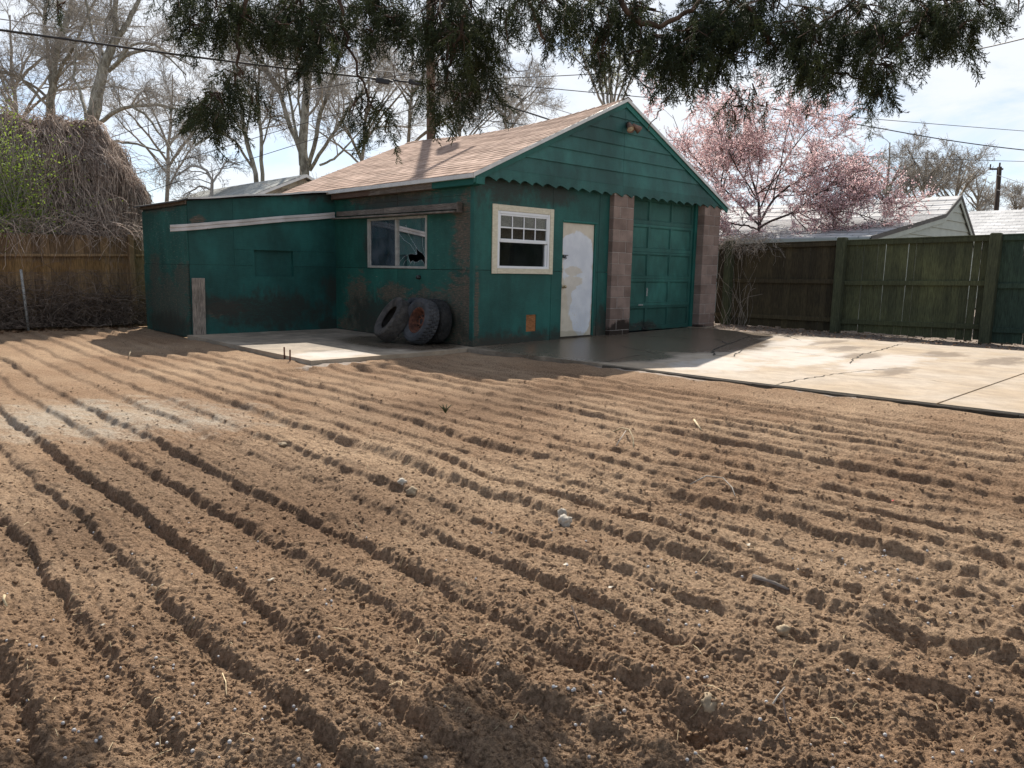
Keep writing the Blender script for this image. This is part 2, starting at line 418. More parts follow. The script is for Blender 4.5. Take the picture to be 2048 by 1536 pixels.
def glass(name, tint=(.75, .8, .82), dust_veil=.08, refl=1.9, dcol=(.35, .37, .38)):
    t = NT(name)
    tr = t.n('BsdfTransparent', Color=tint)
    gl = t.n('BsdfGlossy', Color=(1, 1, 1), Roughness=.015)
    df = t.n('BsdfDiffuse', Color=(*dcol, 1))
    f = t.n('Fresnel', IOR=1.52).outputs[0]
    f2 = t.math('MULTIPLY', f, refl, True)
    a = t.n('MixShader', i0=f2, i1=tr, i2=gl)
    b = t.n('MixShader', i0=t.math('MULTIPLY', t.ramp(t.noise(3, 5, .6), .2, .9), dust_veil), i1=a, i2=df)
    t.t.links.new(b.outputs[0], t.out.inputs[0])
    return t.m
M['glass'] = glass('window glass', dust_veil=.03)
M['glass_old'] = glass('old glass with sky veil', (.6, .68, .75), .5, .8, (.13, .16, .19))  # dust plus a painted bluish veil standing in for reflected sky
M['glass_edge'] = simple('broken glass edge', (.6, .66, .68), .3, .2, 30)
M['paper'] = simple('faded paper', (.5, .48, .42), .9, .15, 4)

# shingles
t = NT('tan asphalt shingle')
sp = t.n('SeparateXYZ', i0=t.pos())
n_ = t.noise(160, 3, .7); b_ = t.noise(1.2, 5, .6)
br = t.n('TexBrick', {'offset': .5, 'squash': 1.0}, Vector=t.n('CombineXYZ', i0=sp.outputs[1], i1=t.math('MULTIPLY', t.rnd(), 700.0)).outputs[0], Color1=(1, 1, 1, 1), Color2=(.72, .7, .68, 1), Mortar=(.4, .38, .36, 1), Scale=1.0, Mortar_Size=.006, Brick_Width=.3, Row_Height=1000.0)
c = t.mix(t.rnd(), (.345, .243, .19), (.445, .325, .26))
tab = t.noise(1, 1, .5, t.n('CombineXYZ', i0=t.math('MULTIPLY', sp.outputs[1], 5.5), i1=t.math('MULTIPLY', t.rnd(), 91.0)).outputs[0])
c = t.mix(1.0, c, t.mix(t.ramp(tab, .38, .62), (.8, .78, .76), (1.13, 1.12, 1.12)), 'MULTIPLY')
c = t.mix(1.0, c, t.mix(t.ramp(b_, .3, .7), (.86,) * 3, (1.1,) * 3), 'MULTIPLY')
c = t.mix(t.math('MULTIPLY', t.ramp(n_, .55, .7), .35), c, (.16, .11, .09))
M['shingle'] = t.done(c, .95, t.bump(n_, .003), spec=.1)
M['roll_roof'] = simple('black roll roofing', (.06, .06, .058), .8, .4, 5, .003)

# soil
t = NT('tilled brown soil')
n1_ = t.noise(.55, 4, .55); n2_ = t.noise(5, 6, .7); n3_ = t.noise(60, 5, .75); n4_ = t.noise(240, 3, .7)
c = t.mix(t.ramp(t.math('ADD', n1_, t.math('MULTIPLY', t.math('SUBTRACT', n2_, .5), .5)), .34, .66), SOIL_A, SOIL_B)
dark_patches = t.blobs([(*on(380, 960, 2, -.08), .9, 1.3, 1.), (*on(620, 1000, 2, -.08), .8, .9, 1.), (*on(150, 1060, 2, -.08), .5, .6, 1.), (*on(1000, 800, 2, -.08), 2.2, .8, 1.)], .7, 1.6, -.2, .7)  # broad darker patches mixed into the soil colour
c = t.mix(t.math('MULTIPLY', dark_patches, .6), c, SOIL_DARK)
c = t.mix(t.math('MULTIPLY', t.ramp(n2_, .44, .72), .55), c, SOIL_DARK)
c = t.mix(1.0, c, t.mix(t.ramp(n3_, .28, .72), (.52, .5, .48), (1.38, 1.36, 1.34)), 'MULTIPLY')
c = t.mix(t.math('MULTIPLY', t.ramp(n4_, .66, .74), .35), c, (.5, .44, .36))
pale_patch = t.blobs([(*on(140, 835, 2, -.08), 1.25, 1.0, 1.0), (*on(330, 845, 2, -.08), .9, .7, 1.0)], 1.15, 3.6, -.1, .7)  # ragged pale patch in the soil colour at the left
c = t.mix(t.math('MULTIPLY', pale_patch, t.math('MULTIPLY', t.ramp(t.math('ADD', t.math('MULTIPLY', n3_, .6), t.math('MULTIPLY', n2_, .5)), .40, .66), .75)), c, (.56, .50, .41))
lime = t.blobs([(.12, -3.3, -.05, .22, 1.3, 1.), (.35, -5.3, -.05, .22, .9, 1.), (.5, -7.2, -.05, .2, .8, 1.), (-2.6, -.25, 0, .6, .12, 1)], .6, 6, .0, .3)
c = t.mix(t.math('MULTIPLY', lime, .5), c, (.55, .52, .48))
n5_ = t.noise(22, 5, .7)
hh = t.math('ADD', t.math('MULTIPLY', n5_, .75), t.math('ADD', t.math('MULTIPLY', n3_, .45), t.math('MULTIPLY', n4_, .12)))
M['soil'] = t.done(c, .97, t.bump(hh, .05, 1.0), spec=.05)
M['clod'] = simple('soil clod', tuple(.9 * x for x in SOIL_A), .97, .45, 30, .004, spec=.05, piece=.3)

# concrete
t = NT('old concrete')
n_ = t.noise(90, 4, .7); b_ = t.noise(.9, 5, .6); m_ = t.noise(5, 5, .65, t.sc(t.pos(), (1, .6, 1)))
c = t.mix(t.ramp(b_, .32, .68), (.34, .262, .18), (.39, .325, .255))
pat = t.blobs([(-1.3, 2.2, 0, 2.0, 2.4, 1.)], .25, 2.2, -.1, .3)  # patio stains, also painted darker to deepen the shade there
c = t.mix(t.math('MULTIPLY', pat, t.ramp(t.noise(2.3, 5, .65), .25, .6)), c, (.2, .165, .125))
c = t.mix(1.0, c, t.mix(t.ramp(m_, .3, .7), (.82,) * 3, (1.12,) * 3), 'MULTIPLY')
c = t.mix(t.math('MULTIPLY', t.ramp(n_, .56, .68), .5), c, (.14, .12, .1))
c = t.mix(t.math('MULTIPLY', t.ramp(t.noise(24, 4, .75), .6, .68), .6), c, (.17, .135, .1))
salt = t.blobs([(1.2, -3.6, 0, 1.1, .6, 1.), (3.0, -3.6, 0, 1.3, .6, 1.), (4.6, -2.9, 0, 1., .5, 1.), (2.6, -4.2, 0, 1.4, .35, 1.), (3.2, -5., 0, 1.6, .5, 1.), (-2.3, .3, 0, .6, .5, 1.)], 1.0, 2.6, -.05, .6)
c = t.mix(t.math('MULTIPLY', salt, .4), c, (.56, .55, .54))
stain = t.blobs([(4.5, -3.9, .06, .65, .35, 1.), (3.7, -4.45, .06, .55, .3, 1.), (4.9, -5.2, .06, .65, .35, 1.), (4.6, -6.0, .06, .8, .3, 1.), (5.2, -3.3, .06, .8, .2, 1.), (2.4, -5.4, .06, .6, .2, 1.), (5.6, -6.7, .06, .7, .3, 1.)], 1.1, 2.4, .0, .6, t.sc(t.pos(), (.8, 1.7, 1)))
c = t.mix(t.math('MULTIPLY', stain, .72), c, (.13, .095, .065))
wet = t.blobs([(2.0, -.9, .03, 2.9, 1.5, 1.), (4.6, -.9, .06, 2.2, 1.6, 1.), (3.2, -2.0, .04, 2.0, 1.2, 1.), (.9, -1.9, .02, 1.2, 1.1, 1.), (5.2, -1.6, .06, .9, .7, 1.), (-.6, 1.2, 0, .9, 1.5, 1.)], .35, 2.4, -.05, .3)
c = t.mix(t.math('MULTIPLY', wet, .84), c, (.085, .062, .043))
rgh = t.math('SUBTRACT', .88, t.math('MULTIPLY', wet, .62))
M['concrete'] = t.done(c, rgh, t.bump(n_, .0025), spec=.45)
M['crack'] = simple('dirt in cracks', (.03, .026, .02), .95, .4, 20)
M['kerb_wood'] = weathered('dark timber edging', (.075, .062, .048), vec=(14, 1.5, 14), dark=.4)

# fences
def fence_mat(name, a, b, zdark=None):
    t = NT(name)
    g = t.noise(6, 6, .7, t.sc(t.pos(), (9, 9, 1.1))); b_ = t.noise(1.1, 4, .6)
    c = t.mix(t.rnd(), a, b)
    c = t.mix(1.0, c, t.mix(t.ramp(g, .3, .72), (.6,) * 3, (1.3,) * 3), 'MULTIPLY')
    c = t.mix(1.0, c, t.mix(t.ramp(b_, .35, .7), (.78, .78, .8), (1.18, 1.15, 1.05)), 'MULTIPLY')
    return t.done(c, .85, t.bump(g, .004), spec=.25)
M['fence_green'] = fence_mat('olive green fence boards', (.064, .07, .038), (.092, .10, .052))
M['fence_brown'] = fence_mat('brown green fence boards', (.05, .04, .024), (.075, .06, .035))
M['fence_teal'] = fence_mat('dark green fence boards', (.036, .062, .045), (.052, .08, .056))
M['fence_post'] = fence_mat('green fence post', (.062, .07, .04), (.085, .092, .052))
t = NT('old cedar pickets')
g = t.noise(6, 6, .7, t.sc(t.pos(), (9, 9, 1.1)))
c = t.mix(t.rnd(), (.15, .10, .062), (.27, .18, .10))
c = t.mix(t.math('MULTIPLY', t.blobs([(-4.6, 7, 1.08, .9, 1, .16), (-3.6, 7, 1.12, .9, 1, .14), (-5.6, 7, 1.05, .8, 1, .14)], .9, 7, 0, .5), .55), c, (.24, .135, .045))
c = t.mix(1.0, c, t.mix(t.ramp(g, .3, .72), (.55,) * 3, (1.35,) * 3), 'MULTIPLY')
M['cedar'] = t.done(c, .9, t.bump(g, .004), spec=.15)

# plants
def bark(name, a, b, scale=9, vec=(1, 1, .35), piece=.25):
    t = NT(name)
    n_ = t.noise(scale, 6, .7, t.sc(t.pos(), vec))
    c = t.mix(t.ramp(n_, .35, .65), a, b)
    c = t.mix(1.0, c, t.mix(t.rnd(), (1 - piece,) * 3, (1 + piece,) * 3), 'MULTIPLY')
    return t.done(c, .9, t.bump(n_, .01), spec=.15)
M['bark_syc'] = bark('mottled sycamore bark', (.14, .12, .09), (.36, .335, .27), 6)
M['twig_syc'] = bark('brown-grey twigs', (.27, .245, .215), (.42, .385, .34))
M['bark_dark'] = bark('dark plum bark', (.04, .03, .027), (.11, .082, .072))
M['bark_grey'] = bark('grey bark', (.18, .155, .125), (.32, .28, .23))
M['bark_juniper'] = bark('red-brown juniper bark', (.05, .032, .022), (.12, .075, .05), 14)
M['vine'] = bark('dry vine stems', (.25, .185, .15), (.50, .41, .34), 12, piece=.55)
M['vine_core'] = bark('packed dead vine', (.045, .032, .024), (.10, .075, .058), 12)
def leaf(name, a, b, trans=.35):
    t = NT(name)
    c = t.mix(t.rnd(), a, b)
    d = t.n('BsdfPrincipled', Base_Color=c, Roughness=.65); d.inputs['Specular IOR Level'].default_value = .25
    tr = t.n('BsdfTranslucent', Color=c)
    mx_ = t.n('MixShader', i0=trans, i1=d, i2=tr)
    t.t.links.new(mx_.outputs[0], t.out.inputs[0])
    return t.m
M['juniper'] = leaf('juniper scale leaves', (.014, .021, .009), (.06, .075, .028), .2)
M['fresh_leaf'] = leaf('fresh spring leaves', (.16, .24, .035), (.30, .38, .07), .45)
M['bud'] = leaf('pale green buds', (.2, .22, .08), (.32, .32, .14), .4)
M['blossom'] = leaf('pink plum blossom', (.71, .43, .44), (.94, .80, .79), .5)
M['dry_leaf'] = leaf('dry brown leaves', (.12, .06, .03), (.26, .16, .09), .15)
M['straw'] = simple('pale straw', (.42, .33, .2), .8, .4, 30, piece=.4)
M['stone'] = simple('pale stone', (.4, .36, .3), .85, .3, 30, .004)
M['stone_tan'] = simple('tan stone', (.3, .23, .15), .9, .3, 30, .004)
M['berry'] = simple('waxy juniper berry', (.40, .39, .385), .6, .3, 150, piece=.3)
M['ground'] = simple('dusty lot ground', (.16, .125, .09), .95, .35, .8, .01)
M['gravel'] = simple('gravelly dirt', (.2, .155, .12), .95, .5, 30, .01)
M['cable'] = simple('black cable', (.02, .02, .022), .6, .2, 5)
M['cable_grey'] = simple('aluminium wire', (.22, .22, .23), .5, .2, 5)
M['pole'] = bark('brown utility pole', (.085, .055, .04), (.17, .115, .085), 8, (1, 1, .08))
M['pole_far'] = bark('dark utility pole', (.045, .032, .026), (.09, .065, .05), 8, (1, 1, .08))

def shingled(name, a, b, s=1.0):
    t = NT(name)
    br = t.n('TexBrick', {'offset': .5}, Vector=t.n('CombineXYZ', i0=t.n('SeparateXYZ', i0=t.pos()).outputs[1], i1=t.math('MULTIPLY', t.n('SeparateXYZ', i0=t.pos()).outputs[0], 1.0)).outputs[0], Color1=(*a, 1), Color2=(*b, 1), Mortar=(*[x * .55 for x in a], 1), Scale=s, Mortar_Size=.012, Brick_Width=.5, Row_Height=.22)
    c = t.mix(1.0, br.outputs[0], t.mix(t.ramp(t.noise(.9, 4, .6), .3, .7), (.85,) * 3, (1.1,) * 3), 'MULTIPLY')
    return t.done(c, .8, spec=.3)
M['roof_grey'] = shingled('grey green shingles', (.30, .31, .29), (.38, .39, .37))
M['roof_white'] = shingled('pale weathered shingles', (.43, .425, .42), (.57, .565, .56))
M['siding_cream'] = simple('cream siding', (.5, .44, .33), .7, .12, 3)
M['siding_grey'] = simple('grey green lap siding', (.36, .39, .35), .7, .08, 3)
M['roof_edge'] = simple('dark roof edge', (.07, .065, .06), .7, .2, 5)
M['white_paint'] = simple('white paint', (.7, .69, .66), .6, .08, 4)
M['dark_glass'] = simple('dark window glass', (.03, .035, .04), .12, .2, 2)
t = NT('grimy white strip')
g = t.noise(3.5, 5, .65, t.sc(t.pos(), (1, 1, 5)))
c = t.mix(t.ramp(t.noise(2.5, 4, .6), .35, .7), (.44, .41, .385), (.6, .57, .55))
c = t.mix(t.ramp(t.noise(14, 3, .6), .68, .73), c, (.14, .1, .08))
M['strip'] = t.done(c, .55, spec=.4)
M['bare_alu'] = simple('weathered aluminium frame', (.34, .33, .30), .5, .2, 9, 0, .2)
M['rust_wire'] = simple('rusty wire', (.11, .085, .07), .7, .3, 20, 0, .3)
M['vine_dark'] = bark('dark dry vine stems', (.08, .06, .048), (.24, .185, .15), 12, piece=.5)
M['vine_pale'] = bark('bleached vine stems', (.2, .165, .14), (.42, .37, .31), 12, piece=.4)
# ------------------------------------------------------------------ ground
EDGE = [(-.20, -.18), (-.19, -.3), (.04, -2.53), (.16, -4.65), (.41, -7.23), (.80, -12.0)]   # left edge of the driveway
ex = np.array([p[0] for p in EDGE][::-1]); ey = np.array([p[1] for p in EDGE][::-1])
def edge_x(y): return np.interp(y, ey, ex)
FD = np.array([1.0, 0.0])
cr = [-9.8]
r_ = random.Random(3)
while cr[-1] < -8.1: cr.append(cr[-1] + r_.uniform(.22, .34))
cr += [-7.75, -7.45, -7.17, -6.88, -6.62, -6.37, -6.03, -5.75, -5.36, -5.07, -4.68, -4.42, -4.17]
while cr[-1] < 4: cr.append(cr[-1] + r_.uniform(.23, .33))
CR = np.array(cr); CA = np.array([r_.choice([.85, 1.0, 1.1, 1.25]) * r_.uniform(.93, 1.07) for _ in cr])
DENTS = [(on(u, v, 2, -.1)[0], on(u, v, 2, -.1)[1], r, d) for u, v, r, d in
         ((1090, 1340, .17, .05), (1195, 1320, .13, .035), (1840, 1290, .17, .06), (1900, 1480, .12, .05), (2010, 1200, .13, .05), (1380, 1470, .10, .055), (930, 1340, .09, .05), (1350, 1010, .2, .03), (700, 1065, .18, .03), (1430, 1500, .12, .03), (1010, 1420, .12, .03))]
def soil_h(x, y, fine=True):
    x = np.asarray(x, float); y = np.asarray(y, float)
    # detail finer than the local sheet resolution is left to the shader and to the loose clods
    dr_ = ((x - CAM[0]) ** 2 + (y - CAM[1]) ** 2) * (1 / 1.6 - 1 / 27.) / 1500
    def lod(lam): return np.clip((lam / np.maximum(dr_, 1e-4) - 1.6) / 2.4, 0, 1)
    # ridges run almost parallel to the driveway edge, bending a little towards the camera
    s = x * FD[0] + y * FD[1]
    s = s + .04 * vnoise(x * .7, y * .35, 1) + .024 * vnoise(x * 2.0, y * 1.1, 2) + .014 * vnoise(x * 6, y * 4, 3)
    s = s + lod(.055) * .014 * vnoise(x * 19, y * 17, 4) + lod(.02) * .007 * vnoise(x * 52, y * 50, 5)
    k = np.clip(np.searchsorted(CR, s) - 1, 0, len(CR) - 2)
    t = np.clip((s - CR[k]) / (CR[k + 1] - CR[k]), 0, 1)
    rise = sstep(t, .86, 1.0)
    fall = np.cos(np.clip(t / .84, 0, 1) * np.pi / 2) ** 1.25
    prof = CA[k] * fall * (1 - rise) + CA[k + 1] * rise
    fade = sstep(y, 6.8, 5.6) * sstep(edge_x(y) - x, .2, .9) * np.where(y > -.4, sstep(-2.88 - x, .1, .6), 1)
    amp = (.042 + .008 * vnoise(x * .9, y * .6, 6)) * (.2 + .8 * fade)
    along = .92 + .22 * vnoise(x * 3.1, y * 1.6, 7) + lod(.15) * .20 * vnoise(x * 9, y * 7, 8)
    h = amp * prof * np.clip(along, .35, 1.5)
    # finer rake lines between the main ridges
    t2 = np.mod(s / .112 + .5 * vnoise(x * 1.3, y * .6, 61) + .12 * vnoise(x * 5, y * 3, 62), 1.0)
    h += lod(.05) * fade * (.012 + .005 * vnoise(x * 1.7, y * 1.1, 63)) * (np.cos(np.clip(t2 / .8, 0, 1) * np.pi / 2) * (1 - sstep(t2, .8, 1.0)) + sstep(t2, .8, 1.0))
    h += .012 * vnoise(x * 2.7, y * 2.7, 10) + .007 * vnoise(x * 8, y * 8, 11)
    h += lod(.045) * .0075 * vnoise(x * 22, y * 22, 12) + lod(.021) * .006 * vnoise(x * 47, y * 47, 13) + lod(.010) * .0052 * vnoise(x * 100, y * 100, 14) + lod(.0045) * .0022 * vnoise(x * 230, y * 230, 15)
    h += .8 * lod(.05) * clods(x, y, .20, .16, .008, .022, 21) + .9 * lod(.03) * clods(x, y, .060, .42, .004, .013, 31) + lod(.012) * clods(x, y, .026, .6, .0025, .0075, 41) + lod(.006) * clods(x, y, .013, .6, .0015, .004, 51)
    for dx, dy, r, d in DENTS:
        q = (x - dx) ** 2 + (y - dy) ** 2
        h = h - d * np.exp(-q / (r * r) * 2.2) + d * .22 * np.exp(-((np.sqrt(q) - r * 1.15) / (r * .3)) ** 2)
    base = -.105 + .07 * sstep(y, 2.5, 6.8)
    near_edge = np.minimum(np.where(y < 0, np.abs(edge_x(y) - x), 9), np.where(y > -.3, np.abs(-2.9 - x), 9))
    near_edge = np.minimum(near_edge, np.where((x > -3) & (x < .3) & (y < 0), np.abs(y + .2), 9))
    lift = (1 - sstep(near_edge, .0, .8)) * sstep(y, -4.0, -.6) * sstep(y, 4.6, 3.2)
    return base + h + .045 * lift + .072 * (1 - sstep(np.where(y < -1, np.abs(edge_x(y) - x), 9), .05, .7)) * (1 - lift)
az = R(43.288) + R(1) * np.r_[np.linspace(-68, -38, 130)[:-1], np.linspace(-38, 38, 960), np.linspace(38, 66, 120)[1:]]
rad = 1 / np.r_[np.linspace(1 / .8, 1 / 1.6, 90)[:-1], np.linspace(1 / 1.6, 1 / 27.0, 1500)]
na, nr = len(az), len(rad)
A_, RR = np.meshgrid(az, rad)
gx = CAM[0] + RR * np.sin(A_); gy = CAM[1] + RR * np.cos(A_)
# jitter hides the polar lattice
gx += (_h(np.arange(na * nr).reshape(nr, na), np.zeros((nr, na)), 91) - .5) * RR * .0008
gy += (_h(np.arange(na * nr).reshape(nr, na), np.zeros((nr, na)), 92) - .5) * RR * .0008
gz = soil_h(gx, gy)
in_slab = (gx > edge_x(gy) + .03) & (gy < .3)
in_pat = (gx > -2.86) & (gy > -.17)
gz = np.where(in_slab | in_pat, np.minimum(gz, -.06), gz)
ii = np.arange(na * nr).reshape(nr, na)
GF = np.stack([ii[:-1, :-1], ii[1:, :-1], ii[1:, 1:], ii[:-1, 1:]], -1).reshape(-1, 4)[:, ::-1]
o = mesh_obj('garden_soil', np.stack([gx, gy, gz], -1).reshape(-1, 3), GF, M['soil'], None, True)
tag(o, 'brown tilled garden soil raked into long parallel furrows', 'soil', kind='structure')
def soil_at(u, v):
    z = -.09
    for _ in range(4):
        p = on(u, v, 2, z); z = float(soil_h(p[:1], p[1:2])[0])
    return on(u, v, 2, z)

b = MB(); b.add([(-700, -700, -.30), (700, -700, -.30), (700, 700, -.30), (-700, 700, -.30)], [(0, 1, 2, 3)])
tag(b.build('ground', M['ground']), 'bare ground of the neighbourhood beyond the fences', 'ground', kind='structure')
# gravelly strip under the right-hand fence, rough sheet
ux, uy = np.meshgrid(np.linspace(5.7, 24, 150), np.linspace(-16, 14, 240))
uz = .045 + .02 * vnoise(ux * 3, uy * 3, 51) + .012 * vnoise(ux * 11, uy * 11, 52) + .008 * vnoise(ux * 29, uy * 29, 53)
jj = np.arange(ux.size).reshape(ux.shape)
o = mesh_obj('gravel_strip', np.stack([ux, uy, uz], -1).reshape(-1, 3), np.stack([jj[:-1, :-1], jj[:-1, 1:], jj[1:, 1:], jj[1:, :-1]], -1).reshape(-1, 4), M['gravel'], None, True)
tag(o, 'gravelly dirt strip littered with dry leaves along the right fence', 'ground', kind='structure')

# driveway slabs with real joints
dr = thing('driveway', (0, 0, 0), 'stained cracked concrete driveway, wet in the shade before the garage', 'driveway'); dr['kind'] = 'structure'
def sl(x): return .014 * max(x, 0)
RX = [(6.05, 1.0), (6.02, -.12), (5.87, -1.45), (6.15, -3.67), (6.4, -5.86), (6.95, -12.0)]
def right_x(y): return float(np.interp(y, [p[1] for p in RX][::-1], [p[0] for p in RX][::-1]))
def slab(mb, ya, yb, extra=()):
    ys = [ya] + sorted([p[1] for p in EDGE if yb < p[1] < ya], reverse=True) + [yb]
    ysr = [ya] + sorted([p[1] for p in RX if yb < p[1] < ya], reverse=True) + [yb]
    Lf = [(float(edge_x(y)), y) for y in ys]; Rt = [(right_x(y), y) for y in ysr]
    poly = Lf + Rt[::-1]
    mb.prism([(x, y, sl(x)) for x, y in poly], (0, 0, -.22))
b = MB(); slab(b, -.002, -6.52); b.box(6.0, 6.75, -.11, .35, -.1, .085); slab(b, -6.545, -12.0)
b.box(.0, 6.6, .002, .3, -.2, .02)
b.build('slab', M['concrete'], dr)
def crack(L, w, seed):
    q = random.Random(seed); P = []
    for (a, c_) in zip(L[:-1], L[1:]):
        n = max(2, int(math.hypot(c_[0] - a[0], c_[1] - a[1]) / .07))
        for i in range(n):
            f = i / n; P.append((a[0] + (c_[0] - a[0]) * f + q.uniform(-.022, .022), a[1] + (c_[1] - a[1]) * f + q.uniform(-.022, .022)))
    P.append(L[-1]); m = MB(); vs = []; fs = []
    for i, p in enumerate(P):
        a = P[max(0, i - 1)]; c_ = P[min(len(P) - 1, i + 1)]
        d = Vector((c_[0] - a[0], c_[1] - a[1], 0)).normalized(); nn = Vector((-d.y, d.x, 0))
        ww = w * q.uniform(.25, 1.0) * (.3 if i in (0, len(P) - 1) else 1)
        for sg in (1, -1):
            x, y = p[0] + nn.x * ww * sg, p[1] + nn.y * ww * sg; vs.append((x, y, sl(x) + .004))
        if i: fs.append((2 * i - 2, 2 * i - 1, 2 * i + 1, 2 * i))
    m.add(vs, fs); m.build('crack', M['crack'], dr)
crack([(2.525, -2.678), (2.95, -2.5), (3.594, -2.3), (4.3, -2.1), (5.19, -1.805)], .016, 1)
crack([(3.557, -.492), (3.81, -1.281), (4.064, -1.816), (3.594, -2.3)], .014, 2)
crack([(2.525, -2.678), (1.985, -3.044), (2.123, -3.267), (2.9, -2.95), (3.08, -2.905)], .016, 3)
crack([(.169, -4.932), (.8, -4.95), (1.503, -5.011), (2.1, -5.12), (2.705, -5.306)], .011, 4)
crack([(2.6, -4.75), (3.112, -4.546), (3.983, -4.369), (5.014, -4.301), (6.0, -4.19)], .012, 5)
crack([(5.117, -2.826), (5.671, -2.281)], .012, 6)
crack([(1.895, -1.387), (1.59, -2.184), (1.463, -2.432)], .01, 7)
crack([(.02, -2.50), (.7, -2.40), (1.355, -2.28)], .008, 8)
crack([(2.9, -2.95), (3.3, -3.6), (3.2, -4.5)], .007, 9)
crack([(1.5, -5.0), (1.9, -5.9), (1.8, -6.4)], .006, 10)
pt = thing('patio', (-1.4, 2, 0), 'small concrete patio in the corner between garage and lean-to', 'patio'); pt['kind'] = 'structure'
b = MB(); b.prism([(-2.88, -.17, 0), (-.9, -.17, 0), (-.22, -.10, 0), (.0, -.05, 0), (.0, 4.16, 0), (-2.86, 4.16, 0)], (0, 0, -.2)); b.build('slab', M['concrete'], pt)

# timber edging along the driveway
b = MB()
pts = [(.03, -2.62), (.10, -3.6), (.165, -4.7), (.27, -5.8), (.41, -7.2), (.6, -9.3), (.8, -12)]
for i, (p, q) in enumerate(zip(pts[:-1], pts[1:])):
    b.beam((p[0] - .035, p[1], -.034 + r_.uniform(-.006, .006)), (q[0] - .035, q[1], -.034 + r_.uniform(-.006, .006)), .04, .055, bev=.008)
tag(b.build('timber_edging', M['kerb_wood']), 'dark weathered timber edging sunk along the left edge of the driveway', 'timber edging')

# ------------------------------------------------------------------ loose things on the soil
def rock_mesh(seed, sub=2, flat=.75):
    bm = bmesh.new(); bmesh.ops.create_icosphere(bm, subdivisions=sub, radius=1.0); q = random.Random(seed)
    o1 = Vector((q.uniform(0, 99), q.uniform(0, 99), q.uniform(0, 99)))
    from mathutils import noise as mn
    for v in bm.verts:
        v.co *= 1 + .5 * mn.noise(v.co * 1.3 + o1) + .3 * mn.noise(v.co * 3.1 + o1)
        v.co.z *= flat
    V = np.array([v.co[:] for v in bm.verts]); bm.verts.index_update()
    F = np.array([[v.index for v in f.verts] for f in bm.faces]); bm.free(); return V, F
protos = [rock_mesh(i, 1, .8) for i in range(8)]
CV = []; CF = []; CRD = []; nb = 0
g2 = np.random.default_rng(5)
n_c = 46000
rr_ = 1 / g2.uniform((1 / 9.) ** .7, (1 / 1.5) ** .7, n_c) ** (1 / .7); aa_ = R(43.3) + g2.uniform(R(-50), R(48), n_c)
cx = CAM[0] + rr_ * np.sin(aa_); cy = CAM[1] + rr_ * np.cos(aa_)
ok = (cx < edge_x(cy) - .15) & ~((cx > -3.0) & (cy > -.3)) & (cy < 6.6)
rr_k = rr_[ok]; cx = cx[ok]; cy = cy[ok]; cz = soil_h(cx, cy)
for i in range(len(cx)):
    V, F = protos[i % 8]; s_ = .0018 + .0005 * min(rr_k[i], 5) + .009 * g2.random() ** 6.0
    a = g2.uniform(0, 6.28); c_, s2 = math.cos(a), math.sin(a)
    Vv = V * s_ * np.array([1, g2.uniform(.7, 1), 1]); Vv = np.stack([Vv[:, 0] * c_ - Vv[:, 1] * s2, Vv[:, 0] * s2 + Vv[:, 1] * c_, Vv[:, 2]], 1)
    CV.append(Vv + np.array([cx[i], cy[i], cz[i] + s_ * .1])); CF.append(F + nb); nb += len(V); CRD.append(np.full(len(F), g2.random()))
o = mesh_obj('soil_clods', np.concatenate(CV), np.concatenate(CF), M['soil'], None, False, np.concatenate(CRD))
tag(o, 'loose crumbs and clods scattered over the tilled soil', 'soil clods', kind='stuff')

# juniper berries: individuals sharing one mesh
bm = bmesh.new(); bmesh.ops.create_icosphere(bm, subdivisions=2, radius=.0064)
for v in bm.verts: v.co.z *= .93
me = bpy.data.meshes.new('juniper_berry'); bm.to_mesh(me); bm.free(); me.materials.append(M['berry'])
me.polygons.foreach_set('use_smooth', np.ones(len(me.polygons), bool))
a_ = me.attributes.new('rnd', 'FLOAT', 'FACE'); a_.data.foreach_set('value', np.full(len(me.polygons), .5, np.float32))
nB = 0; tries = 0
heaps = [(g2.uniform(0, 2048), 1536 - 470 * g2.random() ** 1.15) for _ in range(70)]
while nB < 210 and tries < 4000:
    tries += 1
    if g2.random() < .55:
        h0 = heaps[int(g2.integers(len(heaps)))]; u, v = h0[0] + g2.normal(0, 26), h0[1] + g2.normal(0, 14)
    else: u, v = g2.uniform(-20, 2068), 1550 - 520 * g2.random() ** 1.2
    if not (-20 < u < 2068 and 1000 < v < 1545): continue
    p = soil_at(u, v)
    if p[0] > float(edge_x(p[1])) - .3: continue
    o = bpy.data.objects.new('juniper_berry', me); COL.objects.link(o)
    s_ = g2.uniform(.55, 1.0); o.scale = (s_,) * 3; o.location = (p[0], p[1], p[2] + .0045 * s_)
    o.rotation_euler = tuple(g2.uniform(0, 6, 3))
    tag(o, 'small pale blue-grey juniper berry lying on the tilled soil', 'berry', 'juniper berries fallen on the soil'); nB += 1

